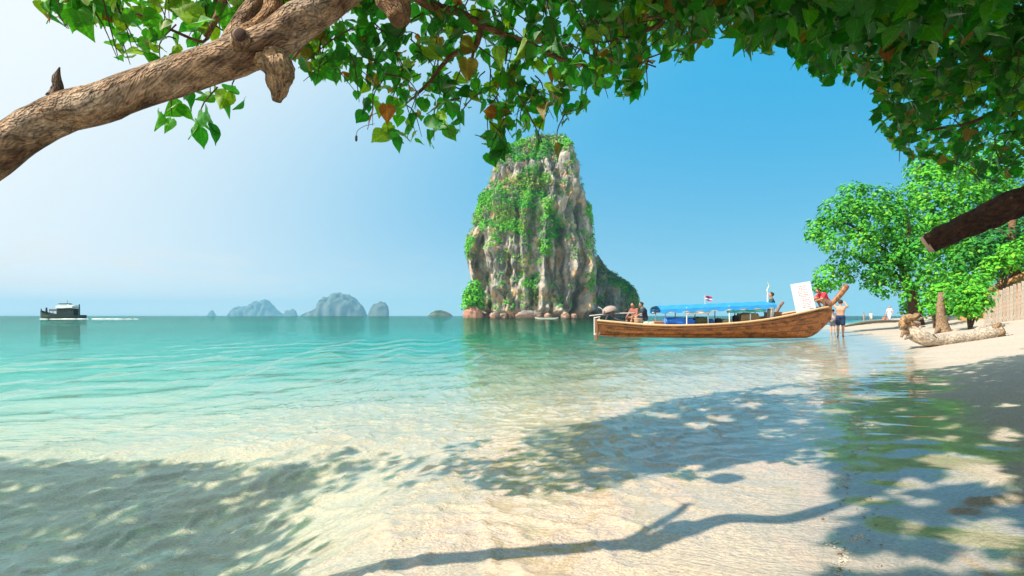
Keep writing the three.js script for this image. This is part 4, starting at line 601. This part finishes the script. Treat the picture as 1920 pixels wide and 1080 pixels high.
const BOT_A = [[40, -20], [60, 5], [90, 50], [150, 66], [190, 56], [225, 128], [300, 128], [330, 100], [440, 92], [545, 120], [560, 165], [660, 165], [685, 230], [720, 258], [790, 278], [850, 292], [900, 285], [935, 312], [955, 296], [985, 255], [1040, 240], [1100, 232], [1130, 188], [1215, 192], [1225, 118], [1280, 128], [1330, 104], [1345, 72]];
const BOT_B = [[1300, 40], [1338, 60], [1370, 85], [1410, 112], [1470, 108], [1500, 142], [1520, 152], [1560, 176], [1600, 166], [1640, 182], [1646, 250], [1665, 290], [1690, 322], [1750, 326], [1800, 340], [1860, 350], [1925, 330], [2000, 330]];
const inA = (px, py) => px > 50 && px < 1345 && py < curveAt(BOT_A, px), inB = (px, py) => px > 1300 && py < curveAt(BOT_B, px);
const inFrame = (px, py, m = 0) => px > -m && px < 1920 + m && py > -m && py < 1080 + m;
const UPPER = [[860, 835], [960, 806], [1120, 790], [1250, 752], [1400, 730], [1500, 716], [1640, 702], [1750, 690], [1830, 680], [1920, 664], [2400, 645], [4000, 630]], LOWER = [[860, 845], [900, 880], [960, 900], [1100, 915], [1240, 900], [1400, 862], [1560, 850], [1590, 900], [1605, 1400], [1606, 9000]];
function shadeWanted(x, d) { // how much of the ground there lies in leaf shade in the photograph
  if (d < 0.7) return Math.abs(x) < 6 ? 0.5 : 0; const px = 960 + x / d * F, py = HOR + F * (1 - Math.max(-2, groundAt(x, d)[0])) / d;
  if (px < 575 && py > 866 + 0.03 * Math.max(0, px - 300)) return py > 985 && px > 480 ? 0.35 : px > 490 + (1 - sm(880, 960, py)) * 80 ? 0.3 : 0.88;
  if (Math.hypot((px - 90) / 150, (py - 768) / 17) < 1) return 0.55;
  if (px > 860 && py > curveAt(UPPER, px) && py < curveAt(LOWER, px)) return px < 1120 ? 0.4 : py > 850 ? 0.86 : 0.97;
  if (px > 575 && px < 880 && py > 840 && py < 925) return 0.10;
  return 0;
}
const HOLES = [[1690, 908, 40, 20], [1825, 876, 60, 26], [1790, 860, 40, 14], [1870, 900, 40, 22], [1705, 995, 24, 22], [1842, 990, 62, 22], [1815, 1040, 40, 40], [1655, 1060, 60, 24], [1900, 1000, 40, 30], [1790, 800, 24, 6], [1790, 822, 22, 5], [1640, 800, 34, 14], [1688, 825, 26, 9], [1725, 822, 20, 9], [1885, 812, 30, 16], [1760, 783, 26, 5], [1650, 930, 22, 12], [1310, 798, 22, 8], [1360, 785, 16, 5], [1480, 735, 34, 7], [1450, 812, 40, 9], [1530, 850, 60, 12], [1560, 770, 30, 5], [1170, 868, 50, 10], [1225, 898, 40, 14], [1300, 875, 24, 8], [1620, 745, 40, 5], [1690, 770, 20, 4], [1760, 720, 10, 3], [1880, 760, 30, 5], [1730, 940, 26, 10], [1760, 905, 22, 9], [1890, 940, 36, 12], [1770, 1055, 30, 14], [1900, 1060, 24, 12], [1740, 860, 30, 8], [1850, 835, 24, 6], [1600, 960, 18, 12], [1240, 778, 26, 5], [1400, 760, 22, 4], [1500, 790, 26, 5], [1200, 815, 22, 5], [60, 950, 26, 7], [210, 965, 30, 8], [330, 1000, 26, 9], [430, 940, 60, 9], [120, 1050, 30, 10], [480, 1030, 40, 16], [260, 1060, 16, 6], [390, 905, 40, 7]];
const shadowOf = (v) => { let h = 0; for (let k = 0; k < 2; k++) h = Math.max(-2, groundAt(v.x + SHX * (v.y - h), -v.z + SHD * (v.y - h))[0]); return [v.x + SHX * (v.y - h), -v.z + SHD * (v.y - h), h]; };
const inHole = (v) => { const [x, d, h] = shadowOf(v); if (d < 0.8) return false; const px = 960 + x / d * F, py = HOR + F * (1 - h) / d; for (const [hx, hy, rx, ry] of HOLES) { const q = Math.hypot((px - hx) / (rx + 58 / d), (py - hy) / (ry + 50 / d / d)); if (q < (px < 600 ? 0.75 : 1.1) + 0.4 * n2(px / 22, py / 9)) return true; } return false; };
const sunny = (x, d) => { if (d < 1.9) return false; return shadeWanted(x, d) === 0; };
// leaf records: position of the leaf base, orientation, length, colour index
function hangQ(up = 0.0) { // tips mostly hanging, faces every way
  const tip = V(rr(-1, 1), rr(-1.5, 0.5 + up), rr(-1, 1)).normalize(), n = V(rr(-1, 1), rr(0.1, 1.4), rr(-1, 1)), x = tip.clone().cross(n).normalize(), z = x.clone().cross(tip);
  return new THREE.Quaternion().setFromRotationMatrix(new THREE.Matrix4().makeBasis(x, tip, z));
}
function twigWithLeaves(s, e, r, gap, size, test, pick, out, twigs, px0 = 0, sag = 0.12) {
  const m = s.clone().lerp(e, 0.5).add(V(rr(-0.1, 0.1), sag, rr(-0.1, 0.1))), c = new THREE.QuadraticBezierCurve3(s, m, e), L = c.getLength(), n = Math.max(2, Math.round(L * 0.72 / gap)); let kept = 0;
  for (let i = 0; i <= n; i++) {
    const t = 0.26 + 0.74 * i / n, p = c.getPoint(t).add(V(rr(-1, 1), rr(-1, 0.6), rr(-1, 1)).multiplyScalar(0.055)), q = hangQ(), S = size * rr(0.55, 1.25), tip = V(0, S, 0).applyQuaternion(q).add(p);
    const a = pix(p), b = pix(tip); if (!test(a, b) || (px0 > 0 && inHole(p))) continue;
    kept++; out.push([p, q, S, pick(), pix(p)]);
  }
  if (kept) twigs.push(tube([s, m.clone().lerp(s.clone().lerp(e, 0.5), 0.5), e], [r, r * 0.7, r * 0.35], 8, 5)); return kept;
}
function addLeaves(tree, records, most) { // the ones that show largest as leaves of their own, the rest as one mass
  const o = tree.position, vis = (q) => inFrame(q[4][0], q[4][1], 15) && q[0].z < -0.5; records.forEach((q) => { q.show = vis(q) ? q[2] / -q[0].z : 0; });
  const sorted = records.slice().sort((a, b) => b.show - a.show), own = sorted.slice(0, most).filter((q) => q.show > 0), rest = sorted.slice(own.length);
  for (const q of own) { const m = mesh('leaf', LEAF[Math.floor(rnd() * 3)], LM[q[3]], tree, q.label); m.position.copy(q[0]).sub(o); m.quaternion.copy(q[1]); m.scale.set(q[2] * rr(0.74, 1.1), q[2], q[2] * rr(0.5, 1.5)); }
  const im = new THREE.InstancedMesh(LEAF[0], cloudLeafMat, rest.length), M = new THREE.Matrix4(), s = new THREE.Vector3();
  rest.forEach((q, i) => { M.compose(q[0].clone().sub(o), q[1], s.set(q[2] * rr(0.74, 1.1), q[2], q[2] * rr(0.5, 1.6))); im.setMatrixAt(i, M); const c = LC[q[3]], k = rr(0.8, 1.2); im.setColorAt(i, rgb(c[0] * k, c[1] * k, c[2] * k)); });
  im.name = 'foliage'; im.userData.kind = 'stuff'; im.castShadow = im.receiveShadow = true; tree.add(im);
}
const pickA = (px) => { const t = rnd(), l = px < 560; if (l) return t < 0.4 ? 0 : t < 0.68 ? 3 : t < 0.88 ? 1 : t < 0.985 ? 2 : 6; return t < 0.2 ? 0 : t < 0.48 ? 1 : t < 0.72 ? 2 : t < 0.86 ? 3 : t < 0.92 ? 4 : t < 0.985 ? 5 : 6; };
const pickB = () => { const t = rnd(); return t < 0.16 ? 0 : t < 0.4 ? 1 : t < 0.66 ? 2 : t < 0.74 ? 3 : t < 0.955 ? 4 : t < 0.993 ? 5 : 6; };
// leaves over and behind the camera whose shade lies on the water and sand
function shadingLeaves(x0, x1, d0, d1, n, h0, h1) {
  const out = []; let tries = 0;
  while (out.length < n && tries++ < n * 6) {
    const gx = rr(x0, x1), gd = rr(d0, d1), px1 = 960 + gx / gd * F, w = shadeWanted(gx, gd) * (px1 > 600 && px1 < 1560 ? 0.7 : 1) * clamp(0.95 + 0.35 * n2(gx * 1.7 + 3, gd * 1.7)); if (rnd() > w) continue;
    const h = rr(h0, h1), hb = h - Math.max(-2, groundAt(gx, gd)[0]), c = V(gx - SHX * hb, h, -(gd - SHD * hb));
    for (let k = 0; k < 5; k++) {
      const p = c.clone().add(V(rr(-0.16, 0.16), rr(-0.1, 0.1), rr(-0.16, 0.16))), S = rr(0.11, 0.17), [px, py] = p.z < -0.3 ? pix(p) : [-1e5, -1e5];
      if (p.z < -0.3 && inFrame(px, py, 60) && !(inB(px, py + 25) && px > 1360 && rnd() < 0.4) && !(inA(px, py + 40) && px > 620 && rnd() < 0.22)) continue;
      if (p.distanceTo(camera.position) < 1.5 || inHole(p)) continue;
      const [sx, sd] = shadowOf(p); if (sunny(sx, sd) && sunny(sx + 0.05, sd + 0.05)) continue;
      out.push([p, hangQ(0.6), S, pickB(), [px, py]]);
    }
  }
  return out;
}
{ // tree on the left: one thick limb crosses the top of the view
  const base = V(-3.3, groundAt(-3.3, -2.4)[0] - 0.1, 2.4), A = thing('overhanging_tree', 'leaning tree with one thick bare limb across the top left and heart-shaped leaves', 'tree', base);
  const bm = bark(1, 1, 1, 0.022), d = 1.78; bm.vertexColors = true; const patchy = (g) => colour(g, (x, y, z) => { const k = fbm3(x * 2.2, y * 6, z * 6, 4), f = fbm3(x * 9, y * 20, z * 20, 3); return mix3(mix3([0.62, 0.43, 0.29], [0.20, 0.105, 0.06], sm(-0.05, 0.3, k + 0.3 * f)), [0.78, 0.62, 0.48], sm(0.15, 0.4, -k - 0.2 * f)); });
  part(A, 'trunk', patchy(tube([base, V(-3.1, 0.7, 1.5), V(-2.7, 0.98, 0.2), V(-2.25, 1.08, -0.9), P(-170, 440, d), P(-60, 330, d), P(0, 284, d), P(100, 221, d), P(200, 190, d), P(300, 152, d), P(400, 121, d), P(470, 96, d), P(500, 84, d), P(560, 44, d + 0.05), P(650, -22, d + 0.13), P(760, -110, d + 0.06), P(900, -190, d + 0.18)], [0.22, 0.18, 0.15, 0.13, 0.115, 0.105, 0.098, 0.092, 0.086, 0.08, 0.073, 0.066, 0.062, 0.061, 0.063, 0.056, 0.047], 190, 22, 0.13, 5)), bm);
  part(A, 'limb', patchy(tube([P(425, 95, d), P(447, 55, d + 0.04), P(482, 0, d + 0.12), P(540, -90, d + 0.3)], [0.035, 0.03, 0.027, 0.024], 16, 10, 0.15, 8)), bm);
  part(A, 'limb', tube([P(455, 70, d), P(505, 30, d + 0.05), P(512, -10, d + 0.1), P(520, -60, d + 0.1)], [0.03, 0.028, 0.03, 0.03], 12, 9, 0.15, 8), bark(0.55, 0.33, 0.17));
  part(A, 'knot', patchy(tube([P(452, 86, d), P(451, 76, d - 0.07), P(450, 66, d - 0.095)], [0.045, 0.032, 0.027], 10, 14, 0.18, 14)), bm, 'cut knot with a dark hollow');
  part(A, 'knot_hollow', (() => { const g = new THREE.SphereGeometry(0.021, 12, 8); g.scale(1, 1, 0.4); const p = P(450, 65, d - 0.098); g.translate(p.x, p.y, p.z); return g; })(), mat(0.05, 0.025, 0.018, 0.95));
  part(A, 'broken_stub', tube([P(484, 92, d), P(508, 112, d), P(521, 132, d - 0.01), P(523, 162, d - 0.01), P(519, 190, d - 0.01)], [0.045, 0.05, 0.05, 0.038, 0.012], 26, 18, 0.4, 16), bark(0.66, 0.46, 0.28, 0.03), 'broken stub hanging under the limb');
  part(A, 'dead_spike', tube([P(104, 182, d), P(108, 160, d), P(106, 145, d), P(112, 126, d)], [0.028, 0.016, 0.012, 0.002], 12, 7, 0.4, 20), bark(0.30, 0.22, 0.18), 'grey dead spike standing on the limb');
  part(A, 'broken_stub', tube([P(722, -45, 2.5), P(738, -5, 2.5), P(750, 38, 2.48)], [0.09, 0.08, 0.05], 14, 12, 0.25, 8), bark(0.62, 0.38, 0.22, 0.03), 'broken tan stub among the leaves');
  const D = 3.3, limbs = [
    [[P(650, -60, 2.6), P(740, -40, 2.9), P(800, 8, 3.1), P(862, 24, D), P(904, 48, D)], [0.04, 0.034, 0.03, 0.026, 0.022]], [[P(904, 48, D), P(950, 66, D), P(989, 80, D), P(1044, 108, D), P(1090, 122, D), P(1133, 144, D)], [0.02, 0.018, 0.017, 0.014, 0.011, 0.006]], [[P(904, 48, D), P(898, 70, D), P(889, 90, D), P(850, 102, D), P(828, 124, D), P(800, 160, D), P(760, 196, D + 0.1)], [0.02, 0.02, 0.018, 0.014, 0.011, 0.007, 0.004]],
    [[P(889, 90, D), P(884, 118, D), P(880, 150, D)], [0.012, 0.008, 0.004]], [[P(950, 66, D), P(951, 92, D), P(948, 120, D)], [0.01, 0.007, 0.004]], [[P(970, 175, D), P(992, 215, D), P(1013, 258, D), P(1016, 268, D)], [0.006, 0.005, 0.004, 0.003]], [[P(1180, -60, 3.6), P(1225, 0, 3.5), P(1240, 40, 3.4), P(1190, 66, 3.4), P(1130, 80, 3.4)], [0.03, 0.02, 0.016, 0.011, 0.006]], [[P(1260, -40, 3.5), P(1262, 10, 3.5), P(1275, 55, 3.5)], [0.02, 0.016, 0.006]],
    [[P(420, -80, 2.9), P(392, 60, 2.9), P(385, 78, 2.9), P(330, 60, 2.9), P(270, 30, 2.9), P(200, 12, 2.9)], [0.02, 0.012, 0.009, 0.008, 0.007, 0.004]], [[P(575, -60, 2.7), P(588, 40, 2.7), P(560, 95, 2.6), P(548, 112, 2.6)], [0.016, 0.012, 0.01, 0.006]], [[P(420, 0, 2.5), P(402, 40, 2.5), P(386, 70, 2.5)], [0.02, 0.015, 0.012]],
    [[P(-100, -60, 2.9), P(200, -60, 2.9), P(420, -80, 2.9), P(700, -80, 2.7)], [0.012, 0.02, 0.025, 0.03]], [[P(900, -190, d + 0.18), P(1060, -250, d + 0.5), P(1150, -160, 3.2), P(1180, -60, 3.6)], [0.045, 0.04, 0.035, 0.03]],
  ];
  const lm = bark(0.46, 0.26, 0.15); for (const [p, r] of limbs) part(A, 'limb', tube(p, r, 28, 7, 0.12, 14), lm);
  const rec = [], twigs = [], test = (a, b) => inA(a[0], a[1] + 6) && inA(b[0], b[1]);
  const spots = []; for (let i = 0; i < 2600; i++) { const px = rr(70, 1340), py = rr(-40, curveAt(BOT_A, px)); spots.push([px, py]); }
  let made = 0;
  for (const [px, py] of spots) {
    if (made > 1750) break; const cl = n2(px / 75, py / 60 + 9), left = px < 470, mid = px >= 470 && px < 680;
    if (cl < (left ? -0.12 : mid ? -0.4 : -0.5) || (left && py < -5)) continue;
    const e = P(px, py, (left ? rr(2.5, 3.3) : rr(2.8, 4.3))), s = e.clone().add(V(rr(-0.28, 0.28), rr(0.12, 0.4), rr(-0.3, 0.3)));
    made += twigWithLeaves(s, e, 0.005, 0.062, left ? 0.1 : 0.1, test, () => pickA(px), rec, twigs);
  }
  // sprays that hang free of the mass
  for (const [px, py, dd, n, sz] of [[322, 215, 2.7, 4, 0.10], [378, 232, 2.6, 7, 0.1], [436, 186, 2.6, 3, 0.1], [395, 180, 2.7, 4, 0.1], [345, 188, 2.8, 3, 0.1], [928, 285, 3.0, 8, 0.105], [976, 236, 3.2, 2, 0.1], [1010, 270, 3.2, 2, 0.10], [1045, 270, 3.2, 3, 0.10], [1188, 172, 3.2, 5, 0.1], [1272, 108, 3.2, 2, 0.1], [700, 205, 3.1, 4, 0.105], [728, 250, 3.1, 5, 0.105], [145, 40, 2.7, 2, 0.12], [300, 110, 2.7, 7, 0.1]]) {
    const c = P(px, py, dd); twigs.push(tube([c.clone().add(V(0.05, 0.2, -0.05)), c.clone().add(V(0.0, 0.08, 0)), c], [0.004, 0.0035, 0.002], 6, 5));
    for (let k = 0; k < n; k++) { const p = c.clone().add(V(rr(-0.05, 0.05), rr(-0.02, 0.06), rr(-0.05, 0.05))); rec.push([p, hangQ(-0.3), sz * rr(0.85, 1.15), pickA(px), pix(p)]); }
  }
  const face = (px, py, dd, S, c, label) => { const p = P(px, py - S / dd * F * 0.45, dd), q = new THREE.Quaternion().setFromEuler(new THREE.Euler(0.25, 0.3, Math.PI + rr(-0.4, 0.4))), r = [p, q, S, c, pix(p)]; r.label = label; rec.push(r); };
  face(725, 212, 2.95, 0.1, 6, 'single orange leaf'); face(876, 128, 3.05, 0.12, 5, 'yellowing leaf'); face(146, 42, 2.6, 0.13, 0);
  twigs.push(tube([P(702, 232, 3.0), P(682, 237, 3.0), P(670, 246, 3.0), P(668, 258, 3.0)], 0.0016, 10, 4));
  addLeaves(A, rec, 299);
  part(A, 'twigs', merge(twigs), bark(0.34, 0.19, 0.11)).userData.kind = 'stuff';
  part(A, 'seed_pod', capsuleGeo(P(668, 256, 3.0), P(668, 263, 3.0), 0.007), mat(0.06, 0.06, 0.05), 'dark seed pod hanging on a thread');
  const sh = shadingLeaves(-9, -0.3, 0.2, 6, 20000, 2.8, 4.6); addLeaves(A, sh, 0);
  for (const [p, r] of [[[V(-3.1, 0.7, 1.5), V(-4.2, 2.2, 0.6), V(-4.6, 3.2, -0.8), V(-4.9, 3.8, -2)], [0.12, 0.09, 0.06, 0.02]], [[V(-4.2, 2.2, 0.6), V(-5.2, 3.2, -0.6), V(-6.4, 3.9, -1.8)], [0.08, 0.06, 0.02]]]) part(A, 'limb', tube(p, r, 24, 8, 0.15, 4), lm);
}
{ // tree on the right: dense dark canopy and a sawn limb
  const base = V(8.6, groundAt(8.6, 4.6)[0] - 0.1, -4.6), B = thing('canopy_tree', 'dense dark green tree overhead on the right with a sawn-off brown limb', 'tree', base), bm = bark(0.17, 0.075, 0.05, 0.04);
  part(B, 'trunk', tube([base, V(8.5, 1.2, -4.7), V(8.2, 2.4, -5), V(7.4, 3.8, -5.2), V(6.2, 5.2, -5)], [0.42, 0.34, 0.3, 0.24, 0.12], 40, 14, 0.15, 3), bm);
  part(B, 'sawn_limb', tube([V(8.3, 2.2, -4.9), P(2060, 320, 5.5), P(1925, 372, 5.6), P(1830, 415, 5.95), P(1770, 443, 6.17), P(1741, 457, 6.27)], [0.23, 0.185, 0.16, 0.15, 0.143, 0.125], 60, 20, 0.26, 4), bm, 'thick dark brown limb sawn off at its end');
  const cut = new THREE.CylinderGeometry(0.1, 0.122, 0.05, 20); const dir = P(1741, 457, 6.27).sub(P(1770, 443, 6.17)).normalize(); cut.applyQuaternion(new THREE.Quaternion().setFromUnitVectors(V(0, 1, 0), dir)); { const p = P(1739, 458, 6.275); cut.translate(p.x, p.y, p.z); } part(B, 'cut_face', cut, mat(0.66, 0.44, 0.33, 0.9), 'pale sawn face of the limb');
  const limbs = [[[V(7.4, 3.8, -5.2), P(1900, 20, 6), P(1700, 40, 6), P(1500, 20, 5.5)], [0.1, 0.06, 0.04, 0.015]], [[V(8.2, 2.4, -5), P(1925, 190, 6.3), P(1820, 230, 6.5), P(1735, 245, 6.6)], [0.08, 0.04, 0.03, 0.012]], [[V(6.2, 5.2, -5), V(4.2, 5.4, -5.4), V(2.2, 5.3, -5.6), V(0.8, 5.0, -5.6)], [0.12, 0.1, 0.07, 0.03]], [[V(6.2, 5.2, -5), V(4.2, 5, -3), V(1.5, 4.8, -1.6), V(-0.5, 4.5, -1)], [0.1, 0.08, 0.06, 0.03]], [[V(7.4, 3.8, -5.2), V(7.6, 4.6, -7.5), V(7.2, 4.8, -9.5)], [0.12, 0.08, 0.03]], [[P(1500, 20, 5.5), P(1590, -10, 5.2), P(1720, -30, 5.2)], [0.012, 0.02, 0.03]]];
  for (const [p, r] of limbs) part(B, 'limb', tube(p, r, 30, 8, 0.12, 8), bark(0.36, 0.19, 0.11));
  const rec = [], twigs = [], test = (a, b) => inB(a[0], a[1] + 4) && inB(b[0], b[1]); let made = 0;
  for (let i = 0; i < 3000 && made < 2100; i++) {
    const px = rr(1315, 1960), lim = curveAt(BOT_B, px), py = lim - Math.pow(rnd(), 1.1) * (lim + 70), edge = py > lim - 60;
    if (n2(px / 60 + 50, py / 50) < (px < 1560 ? -0.12 : -0.45)) continue;
    const e = P(px, py, px < 1520 ? rr(3.8, 5.4) : rr(4.6, 8)), s = e.clone().add(V(rr(-0.3, 0.45), rr(0.1, 0.45), rr(-0.3, 0.3)));
    made += twigWithLeaves(s, e, 0.006, 0.065, px < 1640 ? 0.125 : 0.11, test, pickB, rec, twigs, px > 1500 ? 1 : 0);
  }
  addLeaves(B, rec, 299); part(B, 'twigs', merge(twigs), bark(0.32, 0.17, 0.1)).userData.kind = 'stuff';
  addLeaves(B, [...shadingLeaves(0.2, 15, 0.7, 12.5, 40000, 3.3, 5.8), ...shadingLeaves(0.9, 5.5, 0.7, 5.4, 26000, 3.0, 4.8)], 0);
}
{ // froth and bits of litter where the ripples run out on the sand
  const fr = [], M = new THREE.Matrix4(), q = new THREE.Quaternion(), path = SHORE.slice(6, 13);
  for (let i = 0; i < 3800; i++) {
    const k = Math.floor(Math.pow(rnd(), 1.6) * (path.length - 1)), t = rnd(), x = lerp(path[k][0], path[k + 1][0], t), d = lerp(path[k][1], path[k + 1][1], t); if (n2(x * 1.6, d * 1.6) < -0.1) continue;
    const off = 0.12 * n2(x * 1.3, d * 1.3) + 0.05 * n2(x * 5, d * 5) + 0.03 * (rnd() + rnd() - 1), px = x + off * 0.84, pd = d - off * 0.54, h = groundAt(px, pd)[0]; if (h < -0.03 || h > 0.05) continue;
    const s = rr(0.0012, 0.0034); M.compose(V(px, Math.max(h, 0.004) + s * 0.3, -pd), q, V(s * 1.5, s * 0.6, s * 1.5)); fr.push(M.clone());
  }
  const foam = new THREE.InstancedMesh(new THREE.IcosahedronGeometry(1, 1), mat(0.62, 0.55, 0.45, 0.6), fr.length); fr.forEach((m, i) => foam.setMatrixAt(i, m)); foam.name = 'foam'; tag(foam, 'thin lace of froth along the water edge on the sand', 'foam', null, 'stuff'); scene.add(foam);
  const bits = []; for (let i = 0; i < 300; i++) { const k = Math.floor(rnd() * (path.length - 1)), t = rnd(), off = i < 180 ? rr(-0.12, 0.12) : rr(0.2, 3), x = lerp(path[k][0], path[k + 1][0], t) + off * 0.84, d = lerp(path[k][1], path[k + 1][1], t) - off * 0.54, h = groundAt(x, d)[0], L = rr(0.003, 0.012); q.setFromEuler(new THREE.Euler(rr(-0.2, 0.2), rr(0, 6.28), rr(-0.2, 0.2))); M.compose(V(x, h + 0.004, -d), q, V(L, 0.0016, L * rr(0.15, 0.6))); bits.push(M.clone()); }
  const lit = new THREE.InstancedMesh(new THREE.IcosahedronGeometry(1, 1), mat(0.20, 0.12, 0.06, 0.9), bits.length); bits.forEach((m, i) => lit.setMatrixAt(i, m)); lit.name = 'beach_litter'; tag(lit, 'small brown bits of leaf and twig strewn on the wet sand', 'litter', null, 'stuff'); scene.add(lit);
}
renderer.render(scene, camera);
